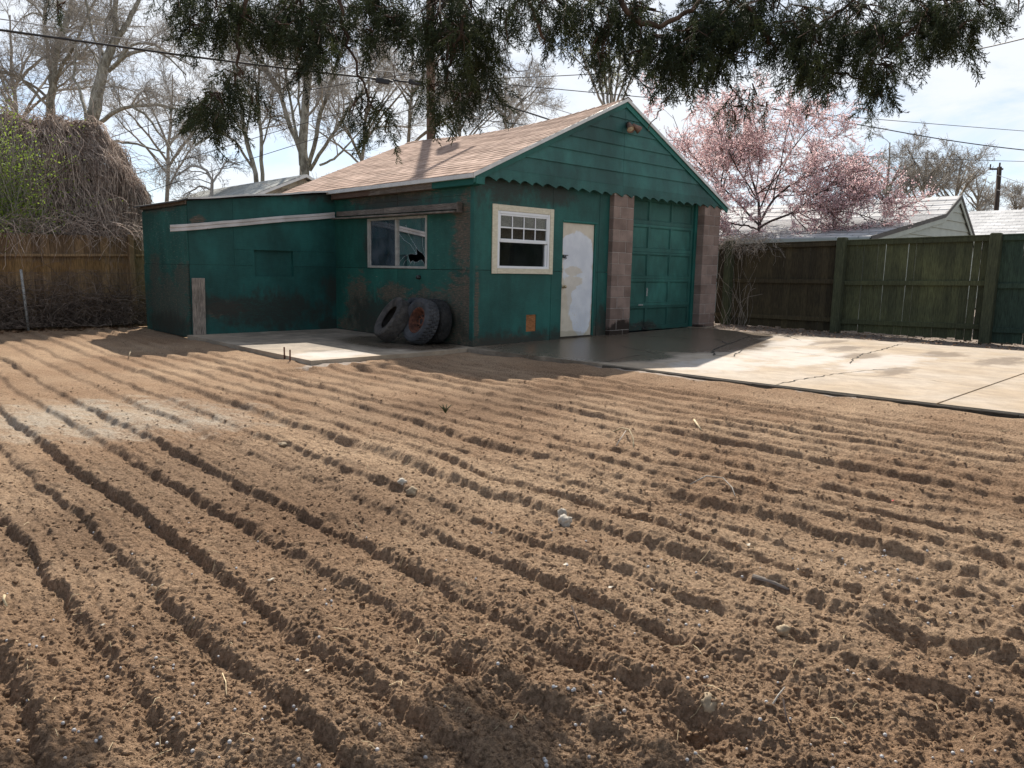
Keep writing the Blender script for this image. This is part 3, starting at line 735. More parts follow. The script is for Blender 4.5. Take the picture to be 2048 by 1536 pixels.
def stone(u, v, s_, seed, m, label, flat=.75, sink=.25, lift=0):
    V, F = rock_mesh(seed, 3, flat); p = soil_at(u, v)
    o = mesh_obj('stone', V * s_ + np.array([p[0], p[1], p[2] + s_ * (flat - sink) + lift]), F, M[m], None, True)
    tag(o, label, 'stone')
stone(1129, 1052, .034, 2, 'stone', 'larger of two pale stones close together in the middle of the soil', .95)
stone(1125, 1034, .024, 5, 'stone', 'small pointed pale stone just behind a larger pale one on the soil', 1.1)
stone(823, 990, .032, 8, 'stone_tan', 'round tan stone with a paler stone behind it, left of middle', .8)
stone(805, 968, .026, 9, 'stone', 'pale stone just behind a round tan stone on the soil', .8)
stone(570, 892, .04, 12, 'stone_tan', 'flat tan stone among the furrows in front of the patio', .5)
stone(1565, 1268, .022, 13, 'stone_tan', 'dark tan stone standing alone on the right foreground furrows', .9)
stone(1420, 1418, .03, 15, 'stone_tan', 'brown rounded lump of stone at the bottom right foreground', .8)

def stick(pts, r0, r1, m, name, label, cat, lift=.006):
    P = [soil_at(u, v) + np.array([0, 0, lift + dz]) for u, v, dz in pts]
    b = MB(); k = len(P); b.tube(P, list(np.linspace(r0, r1, k)), 6)
    tag(b.build(name, M[m], None, True), label, cat)
stick([(1222, 867, .0), (1243, 867, .04), (1258, 875, .055), (1266, 886, .03), (1267, 896, .0)], .006, .005, 'straw', 'dry_stalk', 'pale bent dry stalk arching over the soil near the middle', 'stalk')
stick([(1232, 893, 0), (1252, 874, .05)], .004, .003, 'twig_syc', 'twig', 'thin brown twig crossing under the pale arched stalk', 'twig')
stick([(1378, 972, 0), (1412, 963, .03), (1445, 967, .03), (1464, 982, .015), (1470, 994, 0)], .004, .003, 'twig_syc', 'dry_stalk', 'thin brown dry stalk curved flat over the right furrows', 'stalk')
stick([(1388, 846, .02), (1402, 861, .0)], .009, .007, 'straw', 'wood_chip', 'short pale wood sliver lying on the soil in front of the driveway', 'wood chip')
stick([(1505, 1158, .006), (1540, 1170, .012), (1578, 1184, .004)], .013, .006, 'bare_wood', 'wood_splinter', 'long grey wood splinter half buried in a furrow at right', 'wood splinter', .004)
stick([(1142, 1240, .05), (1152, 1254, .03), (1161, 1266, .0)], .003, .003, 'bark_dark', 'twig', 'short dark twig sticking out of the soil in the middle foreground', 'twig')
stick([(1563, 1440, .06), (1570, 1455, .03), (1582, 1468, .0)], .003, .002, 'bark_dark', 'twig', 'dark twig poking up in the bottom right foreground', 'twig')
stick([(1540, 1420, .0), (1556, 1405, .02), (1568, 1396, .03)], .0035, .002, 'twig_syc', 'twig', 'brown twig leaning on a ridge in the right foreground', 'twig')
stick([(10, 1198, .01), (8, 1208, .012), (14, 1216, .0)], .005, .004, 'straw', 'dry_stalk', 'short pale curled stalk at the left edge of the soil', 'stalk')
stick([(1660, 1440, .0), (1672, 1446, .01), (1692, 1458, .0)], .003, .002, 'straw', 'dry_stalk', 'straight pale straw in the right foreground beside a berry', 'stalk')
stick([(445, 1350, .0), (452, 1372, .008), (453, 1395, .0)], .0018, .0015, 'straw', 'dry_stalk', 'thin straw lying across a furrow in the left foreground', 'stalk')
stick([(855, 855, .0), (890, 860, .01), (930, 872, .0)], .004, .003, 'straw', 'dry_stalk', 'long pale straw on the soil left of the arched stalk', 'stalk')
stick([(258, 716, .02), (263, 706, .05)], .006, .005, 'straw', 'wood_chip', 'pale chip of wood at the edge of the lean-to shadow', 'wood chip')
# fine straw litter nobody could count
L_ = Bulk(); nS = 420
uu = g2.uniform(-50, 2100, nS); vv = 1540 - 850 * g2.random(nS) ** .8
Ps = []
for u, v in zip(uu, vv):
    p = on(u, v, 2, -.08)
    if p[0] > float(edge_x(p[1])) - .2 or (p[0] > -3.0 and p[1] > -.35) or p[1] > 6.8: continue
    a = g2.uniform(0, 6.28); l = g2.uniform(.015, .06); q = np.array([p[:2] + np.array([math.cos(a), math.sin(a)]) * l * f for f in (-.5, 0, .5)])
    z = soil_h(q[:, 0], q[:, 1]); Ps.append(np.column_stack([q, z + .004 + np.array([0, g2.uniform(0, .006), 0])]))
Ps = np.array(Ps); L_.tubes(Ps, np.full(Ps.shape[:2], .0012), 3)
tag(L_.build('straw_litter', M['straw']), 'fine bits of straw and root scattered over the soil', 'straw', kind='stuff')
# flakes: pale leaves and one red scrap
def flake(u, v, s_, m, name, label, cat, seed):
    q = random.Random(seed); p = soil_at(u, v); n = 9; vs = []
    for i in range(n):
        a = 6.283 * i / n; rr = s_ * q.uniform(.45, 1.15) * (1.5 if i in (0, 4) else 1)
        vs.append((p[0] + math.cos(a) * rr, p[1] + math.sin(a) * rr * .6, p[2] + .006 + q.uniform(0, s_ * .45)))
    vs.append((p[0], p[1], p[2] + .010)); b = MB()
    top = [(x, y, z + .0015) for x, y, z in vs]; nn = n + 1
    b.add(vs + top, [(i, (i + 1) % n, n) for i in range(n)] + [(nn + i, nn + n, nn + (i + 1) % n) for i in range(n)] + [(i, nn + i, nn + (i + 1) % n, (i + 1) % n) for i in range(n)])
    tag(b.build(name, M[m]), label, cat)
M['flake'] = simple('bleached leaf', (.62, .56, .45), .8, .2, 30)
M['red_scrap'] = simple('red plastic scrap', (.75, .05, .04), .4, .1, 30)
flake(1497, 1093, .016, 'flake', 'dry_leaf', 'bleached curled leaf on the right side of the soil', 'leaf', 1)
flake(1785, 1004, .009, 'red_scrap', 'plastic_scrap', 'tiny bright red scrap of plastic on the soil', 'scrap', 2)
flake(1131, 1132, .014, 'flake', 'dry_leaf', 'bleached leaf flake just below the two pale stones', 'leaf', 3)
flake(1223, 1178, .014, 'flake', 'dry_leaf', 'crumpled pale leaf beside a furrow right of the two pale stones', 'leaf', 4)
flake(543, 1163, .011, 'flake', 'dry_leaf', 'bleached leaf flake on the left side of the soil', 'leaf', 5)
flake(616, 1346, .010, 'flake', 'dry_leaf', 'small white leaf flake in the left foreground', 'leaf', 6)
flake(375, 1110, .010, 'flake', 'dry_leaf', 'pale flake in a furrow at the far left of the soil', 'leaf', 7)
flake(1100, 745, .035, 'dry_leaf', 'dry_leaf', 'reddish brown dead leaf at the edge of the garage shadow', 'leaf', 8)
flake(205, 1254, .009, 'flake', 'dry_leaf', 'pale flake on a sunlit ridge in the left foreground', 'leaf', 9)
# a small weed
b = MB(); p = soil_at(891, 826)
for i in range(9):
    a = i * .7; d = np.array([math.cos(a), math.sin(a), 1.5 + .3 * (i % 3)]); d /= np.linalg.norm(d)
    b.tube([p, p + d * .05, p + d * .085 + np.array([math.cos(a), math.sin(a), 0]) * .02], [.004, .006, .0015], 4)
M['weed'] = simple('dark weed', (.05, .06, .02), .7, .3, 30)
tag(b.build('weed', M['weed']), 'tiny dark green weed sprouting in the middle of the soil', 'weed')
# dry leaves lying along the right fence
Q = Bulk(); n = 1500
lx = 6.0 + 1.75 * g2.random(n) ** .8; ly = g2.uniform(-7.5, .3, n); lx += .11 * (-1.45 - ly); lx = np.minimum(lx, 7.85)
lz = .07 + .02 * g2.random(n)
sz = g2.uniform(.012, .032, n); an = g2.uniform(0, 6.28, n); tl = g2.uniform(-.5, .5, (n, 2))
ux_ = np.stack([np.cos(an), np.sin(an), tl[:, 0]], 1) * sz[:, None]; uy_ = np.stack([-np.sin(an), np.cos(an), tl[:, 1]], 1) * sz[:, None] * .6
c0 = np.stack([lx, ly, lz], 1); V = np.stack([c0 - ux_, c0 - uy_, c0 + ux_, c0 + uy_], 1).reshape(-1, 3)
Q.add(V, np.arange(4 * n).reshape(n, 4), g2.random(n))
n2 = 500; lx = g2.uniform(-7.5, -2.9, n2); ly = 6.55 + .25 * g2.normal(0, 1, n2); ly = np.minimum(ly, 6.95); lz = soil_h(lx, ly) + .012
sz = g2.uniform(.02, .05, n2); an = g2.uniform(0, 6.28, n2); tl = g2.uniform(-.6, .6, (n2, 2))
ux_ = np.stack([np.cos(an), np.sin(an), tl[:, 0]], 1) * sz[:, None]; uy_ = np.stack([-np.sin(an), np.cos(an), tl[:, 1]], 1) * sz[:, None] * .7
c0 = np.stack([lx, ly, lz], 1); V = np.stack([c0 - ux_, c0 - uy_, c0 + ux_, c0 + uy_], 1).reshape(-1, 3)
Q.add(V, np.arange(4 * n2).reshape(n2, 4), g2.random(n2))
tag(Q.build('leaf_litter', M['dry_leaf']), 'dry leaf litter blown against the fences', 'leaf litter', kind='stuff')
# two steel stakes by the patio
for i, (u, v, lab) in enumerate(((569, 719, 'left of two short rusty stakes at the patio edge'), (580, 722, 'right of two short rusty stakes at the patio edge'))):
    p = soil_at(u, v); b = MB(); b.tube([p - np.array([0, 0, .06]), p + np.array([.004 * i, .0, .17 - .02 * i])], .011, 8)
    tag(b.build('metal_stake', M['rust']), lab, 'stake', 'stakes at the patio edge')
# ------------------------------------------------------------------ garage
G = thing('garage', (0, 0, 0), 'dark green gabled garage with tan shingle roof and white side door', 'garage')
D = 4.147; GL = 6.36; GW = 6.69
RS = .459                                     # roof rise per metre
def roof_z(x): return 2.62 + RS * ((x + .16) if x <= 3.37 else (6.90 - x))
def sag(y): return float(np.interp(y, [-.2, 0, 1.4, 2.7, 4.2, 5.5, 6.7], [0, -.03, -.13, -.18, -.17, -.10, -.06]))

def ply_wall(mb, plane, off, thick, hs, vs_, holes, seams_h=(), seams_v=(), top=None, gap=.004):
    """sheets cut around openings. plane 'y' (faces -y) or 'x' (faces -x); hs/vs_: outer bounds; seams cut every sheet"""
    a = sorted(set([hs[0], hs[1], *seams_v, *[v for h in holes for v in h[:2]]])); z = sorted(set([vs_[0], vs_[1], *seams_h, *[v for h in holes for v in h[2:]]]))
    sid = {}
    for a0, a1 in zip(a[:-1], a[1:]):
        for z0, z1 in zip(z[:-1], z[1:]):
            ca, cz = (a0 + a1) / 2, (z0 + z1) / 2
            if any(h[0] < ca < h[1] and h[2] < cz < h[3] for h in holes): continue
            key = (sum(ca > s for s in seams_v), sum(cz > s for s in seams_h))
            if key not in sid: sid[key] = (random.random(), random.uniform(0, .003))
            rn, of = sid[key]
            e = [a0 + (gap if a0 in seams_v else 0), a1 - (gap if a1 in seams_v else 0), z0 + (gap if z0 in seams_h else 0), z1 - (gap if z1 in seams_h else 0)]
            if plane == 'y': mb.box(e[0], e[1], off - of, off + thick, e[2], e[3], rn)
            else: mb.box(off - of, off + thick, e[0], e[1], e[2], e[3], rn)

# front wall (sheets), openings for window, door, pet hatch
b = MB()
WX0, WX1, WZ0, WZ1 = .448, 1.625, 1.222, 2.118
ply_wall(b, 'y', 0, .03, (.0, 3.20), (.012, 2.62), [(WX0, WX1, WZ0, WZ1), (1.965, 2.835, .012, 2.03), (1.13, 1.361, .19, .47)], [1.19], [1.70, 2.90])
FW_ = b.build('front_wall', M['ply_front'], G)
b = MB(); b.box(.01, .40, .04, .06, .05, 2.6); b.box(1.67, 1.955, .04, .06, .05, 2.6); b.box(.40, 1.67, .04, .06, .05, 1.20); b.box(.4, 1.67, .04, .06, 2.14, 2.6); b.box(2.85, 3.2, .04, .06, .05, 2.6)
b.box(0, 3.2, -.004, .05, -.12, .010)
b.build('wall_backing', M['dark_gap'], G)
b = MB(); b.box(1.131, 1.360, .010, .034, .191, .469); b.build('pet_hatch', M['orange_ply'], G)
tag(b and bpy.data.objects['pet_hatch'], 'small orange raw plywood patch low in the green wall')
b = MB(); b.box(-.028, -.002, -.006, .085, .01, 2.46, bev=.003); b.build('corner_board', M['ply_front'], G)

# front window
win = MB()
for (x0, x1, z0, z1) in ((.339, WX0, 1.139, 2.211), (WX1, 1.709, 1.139, 2.211), (WX0 + .002, WX1 - .002, 2.118, 2.209), (WX0 + .002, WX1 - .002, 1.141, 1.222)):
    win.box(x0, x1, -.026, -.004, z0, z1, bev=.003)
wt_ = win.build('window', M['cream_trim'], G)
wt_['label'] = 'front window with cream painted boards around it'
b = MB()
b.box(.449, .494, -.018, .05, 1.223, 2.117, bev=.004); b.box(1.58, 1.624, -.018, .05, 1.223, 2.117, bev=.004)
b.box(.496, 1.578, -.018, .05, 2.072, 2.117, bev=.004); b.box(.496, 1.578, -.018, .05, 1.223, 1.262, bev=.004)
b.box(.497, .512, -.004, .05, 1.262, 1.62, bev=.003); b.box(1.54, 1.577, -.004, .03, 1.262, 1.62, bev=.003)
b.build('frame', M['white_vinyl'], wt_)
b = MB()
b.box(.490, .520, -.012, .018, 1.640, 2.072, bev=.003); b.box(1.553, 1.582, -.012, .018, 1.640, 2.072, bev=.003)
b.box(.522, 1.551, -.013, .018, 1.632, 1.688, bev=.004); b.box(.522, 1.551, -.012, .018, 2.044, 2.071, bev=.003)
for i in (1, 2, 3): b.box(.521 + i * .258 - .010, .521 + i * .258 + .010, -.004, .006, 1.688, 2.044, bev=.002)
b.box(.522, 1.551, -.006, .008, 1.853, 1.875, bev=.002)
b.build('sash', M['white_vinyl'], wt_)
b = MB(); b.box(.52, 1.553, .008, .011, 1.68, 2.05); b.build('pane', M['glass'], wt_)
b = MB(); b.box(.505, 1.56, .030, .033, 1.25, 1.65); b.build('pane', M['glass'], wt_)
b = MB(); b.box(.47, 1.6, .22, .225, 1.2, 1.62); b.build('curtain', M['dark_gap'], wt_)

# white man door
dm = MB(); dm.box(1.972, 2.796, .028, .07, .062, 2.018, bev=.003)
do = dm.build('door', M['door_paint'], G); do['label'] = 'white steel door with rough repainted patches'
b = MB(); b.lathe([(0, -.075), (.018, -.072), (.027, -.058), (.027, -.045), (.014, -.032), (.012, -.012), (.03, -.008), (.032, .0)], (2.035, .028, .93), (0, 1, 0), 18); b.build('knob', M['brass'], do, True)
b = MB(); b.box(1.985, 2.03, .016, .03, 1.43, 1.475, bev=.003); b.box(2.02, 2.13, .014, .024, 1.462, 1.474, bev=.002); b.box(1.99, 2.05, .0, .02, 1.42, 1.45, bev=.004); b.tube([(2.02, .005, 1.45), (2.03, -.005, 1.40), (2.06, -.005, 1.41), (2.06, .01, 1.46)], .007, 6)
b.build('hasp', M['black_metal'], do)
b = MB(); b.box(1.967, 1.973, -.002, .05, 1.17, 1.25); b.box(1.966, 1.974, -.004, .05, .9, .97); b.build('strike_plate', M['steel'], do)
b = MB(); b.box(2.80, 2.834, .0, .12, .03, 2.03, bev=.002); b.box(1.966, 2.80, .004, .1, 2.020, 2.03); b.box(1.96, 2.86, -.010, .004, 2.031, 2.055, bev=.003)
b.build('door_frame', M['green_trim'], G)
b = MB(); b.box(1.966, 2.83, .0, .12, .014, .058, bev=.004); b.build('threshold', M['kerb_wood'], G)

# block pillars: running bond, every block its own bevelled piece over a mortar core
def pillar(x0, x1, y0, y1, zj, label, cut_first):
    m = MB(); k = 0; z = zj + .203
    w = x1 - x0
    while z > .05:
        zt = min(z, 2.62); zb = max(z - .203, .03)
        if zb < 2.6:
            long_left = (k + cut_first) % 2 == 0
            xc = x0 + (.387 if long_left else .195) * w / .585
            g = .005
            for (a, c_) in ((x0, xc), (xc, x1)):
                j = [random.uniform(-.0025, .0025) for _ in range(2)]
                m.box(a + (g if a > x0 else 0), c_ - (g if c_ < x1 else 0), y0 + j[0], y1, zb + g, zt - g * .4, bev=.006)
        z -= .203; k += 1
    p = m.build('pillar', M['block'], G); p['label'] = label
    c = MB(); c.box(x0 + .006, x1 - .006, y0 + .006, y1 - .004, .0, 2.6); c.build('mortar', M['mortar'], p)
pillar(3.175, 3.754, -.1, .26, 2.361, 'brown block pillar between the side door and the big door', 0)
pillar(6.097, 6.686, -.1, .30, 2.389, 'brown block pillar at the right corner', 1)

# sectional garage door
gd = MB(); GY = .10
sec = [(.075, .548), (.552, 1.075), (1.079, 1.592), (1.596, 2.115), (2.119, 2.62)]
rows = [(.16, .507), (.61, 1.023), (1.134, 1.545), (1.665, 2.065), (2.19, 2.55)]
colsx = [(3.83, 4.485), (4.555, 5.215), (5.28, 5.93)]
for (z0, z1), (p0, p1) in zip(sec, rows):
    rn = random.random()
    gd.box(3.70, 6.0, GY + .022, GY + .045, z0, z1, rn)                       # recessed panel plane
    gd.box(3.70, 6.0, GY, GY + .022, z0, p0, rn); gd.box(3.70, 6.0, GY, GY + .022, p1, z1, rn)
    xs = [3.70] + [v for c_ in colsx for v in c_] + [6.0]
    for i in range(0, len(xs), 2): gd.box(xs[i], xs[i + 1], GY + .0005, GY + .022, p0, p1, rn)
    for (a, c_) in colsx:                                                    # bevelled moulding round each panel
        for q in ((a, a + .018, p0, p1), (c_ - .018, c_, p0, p1), (a + .018, c_ - .018, p0, p0 + .018), (a + .018, c_ - .018, p1 - .018, p1)):
            gd.box(q[0], q[1], GY + .009, GY + .022, q[2], q[3], rn, bev=.006)
go = gd.build('garage_door', M['green_door'], G)
b = MB(); b.box(4.26, 4.40, GY - .018, GY, .555, .585, bev=.006); b.box(4.28, 4.31, GY - .03, GY - .015, .56, .58); b.build('handle', M['steel'], go)
b = MB(); b.box(4.502, 4.535, GY - .008, GY, .74, .9, bev=.004); b.tube([(4.518, GY - .02, .86), (4.518, GY + .01, .86)], .012, 10); b.build('lock_plate', M['steel'], go)
b = MB(); b.box(4.40, 4.52, GY - .035, GY, .085, .125, bev=.006); b.tube([(4.47, GY - .05, .13), (4.47, GY - .005, .13)], .016, 8); b.build('latch', M['dark_metal'], go)
b = MB(); b.box(6.004, 6.094, .06, .2, .06, 2.6, bev=.003); b.build('door_jamb', M['green_trim'], G)
b = MB(); b.box(3.757, 3.80, .15, .22, .06, 2.6); b.build('door_jamb', M['green_trim'], G)

# gable siding, scalloped bottom board
YG = -.12
zl = [2.546, 2.731, 2.965, 3.196, 3.422, 3.647, 3.885, 4.10, 4.26]
def rake_in(z, d=.12):   # x range of the gable inside the rake boards at height z
    return -.16 + (z + d - 2.62) / RS, 6.90 - (z + d - 2.62) / RS
SEAM = 3.375
sd = MB()
for k in range(1, 8):
    z0, z1 = zl[k], zl[k + 1]
    for half in (0, 1):
        rn = random.random()
        l0, r0 = rake_in(z0); l1, r1 = rake_in(z1)
        if half == 0: P = [(max(l0, .0), z0), (SEAM - .004, z0), (SEAM - .004, z1), (min(l1, SEAM - .003), z1)]
        else: P = [(SEAM + .002, z0), (r0, z0), (max(r1, SEAM + .003), z1), (SEAM + .002, z1)]
        # clapboard: bottom edge stands proud, top tucks under the next
        yb, yt = YG - .006 - random.uniform(0, .002), YG + .012
        vs = [(x, yb if z == z0 else yt, z) for x, z in P] + [(x, yb + .02 if z == z0 else yt + .006, z) for x, z in P]
        sd.add(vs, [(0, 3, 2, 1)[::-1], (4, 5, 6, 7)[::-1], (0, 1, 5, 4), (1, 2, 6, 5), (2, 3, 7, 6), (3, 0, 4, 7)], rn)
# bottom board with scallops, as two lengths
def scallop(x0, x1, w):
    n = max(2, round((x1 - x0) / w)); pts = []
    wid = [random.uniform(.82, 1.18) for _ in range(n)]; s_ = sum(wid); x = x0
    for i in range(n):
        ww = (x1 - x0) * wid[i] / s_
        for j in range(9):
            t_ = j / 9; pts.append((x + ww * t_, 2.538 + .052 * (math.sin(math.pi * t_) ** .75) + (.012 * math.sin(2 * math.pi * t_))))
        x += ww
    pts.append((x1, 2.538)); return pts
for (x0, x1) in ((.06, SEAM - .002), (SEAM + .002, 6.67)):
    lo = scallop(x0, x1, .285); zt = zl[1]
    l, r = rake_in(zt)
    if x0 < 1: up = [(x1, zt), (max(l, x0), zt), (x0, 2.60)]
    else: up = [(x1, 2.60), (r, zt), (x0, zt)]
    sd.prism([(x, YG - .004, z) for x, z in lo + up], (0, .02, 0))
sd.build('gable_siding', M['green_siding'], G)
b = MB(); b.prism([(-.05, -.095, 2.61), (6.75, -.095, 2.61), (3.37, -.095, 4.12)], (0, .09, 0)); b.build('gable_backing', M['dark_gap'], G)
b = MB(); b.box(-.09, 6.78, -.098, -.002, 2.600, 2.612); b.build('soffit', M['green_trim'], G)
# rake boards and end block
b = MB()
for sgn in (0, 1):
    def X(x): return x if sgn == 0 else 6.74 - x
    ze, zp = 2.62, 2.62 + RS * 3.53
    P = [(X(-.15), ze - .055), (X(3.369), zp - .058), (X(3.369), zp - .155), (X(-.02), ze - .088), (X(-.15), ze - .145)]
    b.prism([(x, YG - .022, z) for x, z in P], (0, .026, 0))
b.box(-.11, .058, YG - .03, -.004, 2.462, 2.57, bev=.004)
b.build('rake_board', M['green_trim'], G)
b = MB()
for sgn in (0, 1):
    def X(x): return x if sgn == 0 else 6.74 - x
    P = [(X(-.175), 2.613), (X(3.3695), 2.613 + RS * 3.545), (X(3.3695), 2.553 + RS * 3.545), (X(-.175), 2.553)]
    b.prism([(x, -.168, z) for x, z in P], (0, .014, 0))
b.build('drip_edge', M['white_metal'], G)

# roof: shingle courses as overlapping strips that follow the sagging ridge
rf = MB(); YB = 6.45; ysegs = np.linspace(-.16, YB, 15)
NC = 27
for sgn in (0, 1):
    def X(x): return x if sgn == 0 else 6.74 - x
    for k in range(NC):
        u0 = k / NC; u1 = min(1.0, (k + 1.25) / NC)
        rn = random.random(); vs = []; fs = []
        for i, y in enumerate(ysegs):
            for (u_, dz) in ((u0, .0105), (u1, .003), (u1, -.006), (u0, .000)):
                x = -.17 + 3.54 * u_ + (0 if u_ > 0 else -.012)
                j = .003 * math.sin(y * 9 + k * 2.1) + .002 * math.sin(y * 23 + k)
                vs.append((X(x), y, 2.615 + RS * (x + .17) + sag(y) * u_ ** 1.4 + dz + (j if dz > .01 else 0)))
            if i:
                a = 4 * (i - 1); c_ = 4 * i
                for q in range(4): fs.append((a + q, a + (q + 1) % 4, c_ + (q + 1) % 4, c_ + q))
        e = 4 * (len(ysegs) - 1)
        fs += [(0, 1, 2, 3), (e, e + 3, e + 2, e + 1)]
        rf.add(vs, fs, rn)
# ridge caps
for i in range(34):
    y0 = -.17 + i * (YB + .17) / 34; y1 = y0 + (YB + .17) / 34 * 1.2; rn = random.random()
    za = 2.615 + RS * 3.54 + sag(y0) + .024; zb_ = 2.615 + RS * 3.54 + sag(min(y1, YB)) + .014
    vs = [(3.37, y0, za), (3.37, y1, zb_)]
    for s2 in (-1, 1): vs += [(3.37 + s2 * .13, y0, za - .13 * RS), (3.37 + s2 * .13, y1, zb_ - .13 * RS)]
    rf.add(vs, [(0, 1, 3, 2), (0, 4, 5, 1)], rn)
ro = rf.build('roof', M['shingle'], G)
b = MB()
for sgn in (0, 1):
    def X(x): return x if sgn == 0 else 6.74 - x
    vs = []; fs = []
    for i, y in enumerate(ysegs):
        yy = min(max(y, -.14), YB - .03)
        for (u_, dz) in ((.0, -.004), (1.0, -.004), (1.0, -.05), (.0, -.05)):
            x = -.15 + 3.519 * u_
            vs.append((X(x), yy, 2.612 + RS * (x + .17) + sag(y) * u_ ** 1.4 + dz - .012 * (u_ > .5)))
        if i:
            a = 4 * (i - 1); c_ = 4 * i
            for q in range(4): fs.append((a + q, a + (q + 1) % 4, c_ + (q + 1) % 4, c_ + q))
    e = 4 * (len(ysegs) - 1); fs += [(0, 1, 2, 3), (e, e + 3, e + 2, e + 1)]
    b.add(vs, fs)
b.build('deck', M['dark_gap'], ro)

# side wall
b = MB(); SY0, SY1, SZ0, SZ1 = 1.208, 2.998, 1.19, 2.062
ply_wall(b, 'x', 0, .03, (.004, 4.4), (.012, 2.60), [(SY0, SY1, SZ0, SZ1)], [1.186], [2.06])
b.box(-.012, -.001, .02, 4.14, 2.33, 2.345); 
b.build('side_wall', M['ply_side'], G)
b = MB(); b.box(.035, .06, .05, 1.15, .02, 2.6); b.box(.035, .06, 3.05, 4.4, .02, 2.6); b.box(.035, .06, 1.15, 3.05, .02, 1.15); b.box(.035, .06, 1.15, 3.05, 2.1, 2.6)
b.box(-.004, .02, .0, 4.15, -.12, .011)
b.build('wall_backing', M['dark_gap'], G)
b = MB(); b.box(0, .1, 4.402, GL, 0, 2.58); b.box(0.1, GW - .1, GL - .1, GL, 0, 2.6); b.box(GW - .1, GW, .302, GL - .0, 0, 2.58)
b.prism([(.0, GL - .09, 2.6), (6.74, GL - .09, 2.6), (3.37, GL - .09, 4.0)], (0, .08, 0))
b.build('rear_wall', M['interior'], G)
b = MB(); b.box(.1, GW - .1, .3, GL - .1, .021, .03); b.build('floor', M['interior'], G)
b = MB(); b.box(2.0, 2.04, .6, 4.3, .03, 2.3); b.build('inner_partition', M['interior'], G)
# side window
def side_box(mb, y0, y1, z0, z1, x0, x1, bev=.003): mb.box(x0, x1, y0, y1, z0, z1, bev=bev)
b = MB()
side_box(b, SY0 + .001, SY0 + .045, SZ0 + .001, SZ1 - .001, -.016, .05); side_box(b, SY1 - .045, SY1 - .001, SZ0 + .001, SZ1 - .001, -.016, .05)
side_box(b, SY0 + .046, SY1 - .046, SZ1 - .04, SZ1 - .001, -.015, .05); side_box(b, SY0 + .046, SY1 - .046, SZ0 + .001, SZ0 + .04, -.015, .05)
side_box(b, 2.075, 2.125, SZ0 + .041, SZ1 - .041, -.012, .03)
side_box(b, SY1 - .085, SY1 - .05, SZ0 + .041, SZ1 - .041, -.004, .03)
sw = b.build('side_window', M['bare_alu'], G); sw['label'] = 'two-pane sliding window with its right pane broken'
b = MB(); b.box(.012, .015, 2.12, SY1 - .045, SZ0 + .035, SZ1 - .035); b.build('pane', M['glass_old'], sw)
b = MB(); b.box(.03, .032, 2.42, 2.93, 1.72, 2.0); b.build('paper', M['paper'], sw)
# broken pane: outline with a hole, coordinates (y, z)
yL, yR = 2.08, 1.25; zB, zT = SZ0 + .036, SZ1 - .036
def wp(a, c_):  # crop pixels of the photograph's right pane to wall (y,z)
    f = (a - 688) / (942 - 688); g = (c_ - 262) / (712 - 262); return (yL + (yR - yL) * f, zT + (zB - zT) * g)
hole = [wp(*q) for q in ((778, 605), (800, 592), (858, 600), (852, 532), (875, 565), (912, 592), (928, 625), (943, 660), (938, 690), (925, 700), (915, 672), (900, 648), (880, 655), (862, 668), (838, 672), (822, 656), (800, 676))]
outer = [(yL, zB), (yR, zB), (yR, zT), (yL, zT)]
P3 = [[Vector((0, y, z)) for y, z in outer], [Vector((0, y, z)) for y, z in hole]]
tris = tessellate_polygon(P3); allp = P3[0] + P3[1]
b = MB(); b.add([(.020, p.y, p.z) for p in allp], [tuple(t_) for t_ in tris]); 
b.build('pane', M['glass_old'], sw)['label'] = 'broken pane with a jagged hole and cracks'
b = MB()
for L in (((852, 532), (830, 490), (800, 440), (770, 370), (762, 320)), ((858, 596), (835, 560), (800, 500), (745, 462), (712, 420), (700, 395)), ((778, 600), (740, 625), (710, 660), (692, 700)), ((800, 676), (780, 640), (750, 665), (735, 705)), ((822, 656), (800, 690), (790, 708)), ((838, 672), (832, 700)), ((943, 660), (925, 590), (908, 520), (906, 440))):
    b.tube([(.017, *wp(*q)) for q in L], .0011, 4)
for i in range(len(hole)):
    p, q = hole[i], hole[(i + 1) % len(hole)]; b.tube([(.019, *p), (.019, *q)], .0012, 4)
b.build('crack', M['glass_edge'], sw)
# fascia and drip edge on the left eave, old awning ledge, stub
b = MB()
b.box(-.135, -.105, -.10, .9, 2.452, 2.552, bev=.003); b.box(-.133, -.103, .905, 1.9, 2.45, 2.553, bev=.003); b.box(-.136, -.106, 1.905, 4.05, 2.448, 2.551, bev=.003)
b.box(-.103, -.002, -.09, 4.05, 2.447, 2.46)
b.build('fascia', M['fascia_wood'], G)
b = MB(); b.box(-.195, -.14, -.155, 4.12, 2.545, 2.606); b.build('eave_edge', M['white_metal'], G)
b = MB(); b.box(6.88, 6.93, -.155, YB - .02, 2.545, 2.606); b.build('eave_edge', M['white_metal'], G)
b = MB()
b.beam((-.035, .29, 2.165), (-.035, 2.4, 2.175), .05, .10, bev=.006); b.beam((-.032, 2.405, 2.172), (-.032, 4.0, 2.182), .045, .09, bev=.006)
b.beam((-.10, .33, 2.075), (-.10, 3.3, 2.088), .12, .028, bev=.004); b.beam((-.085, 3.31, 2.088), (-.085, 4.05, 2.098), .09, .026, bev=.004)
b.box(-.12, -.012, .285, .305, 2.06, 2.22, bev=.004)
b.build('awning_ledge', M['awning_wood'], G)
b = MB(); b.lathe([(0, -.06), (.03, -.058), (.036, -.03), (.036, .0)], (0, 1.42, 1.05), (1, 0, 0), 14); b.build('pipe_stub', M['dark_metal'], G, True)

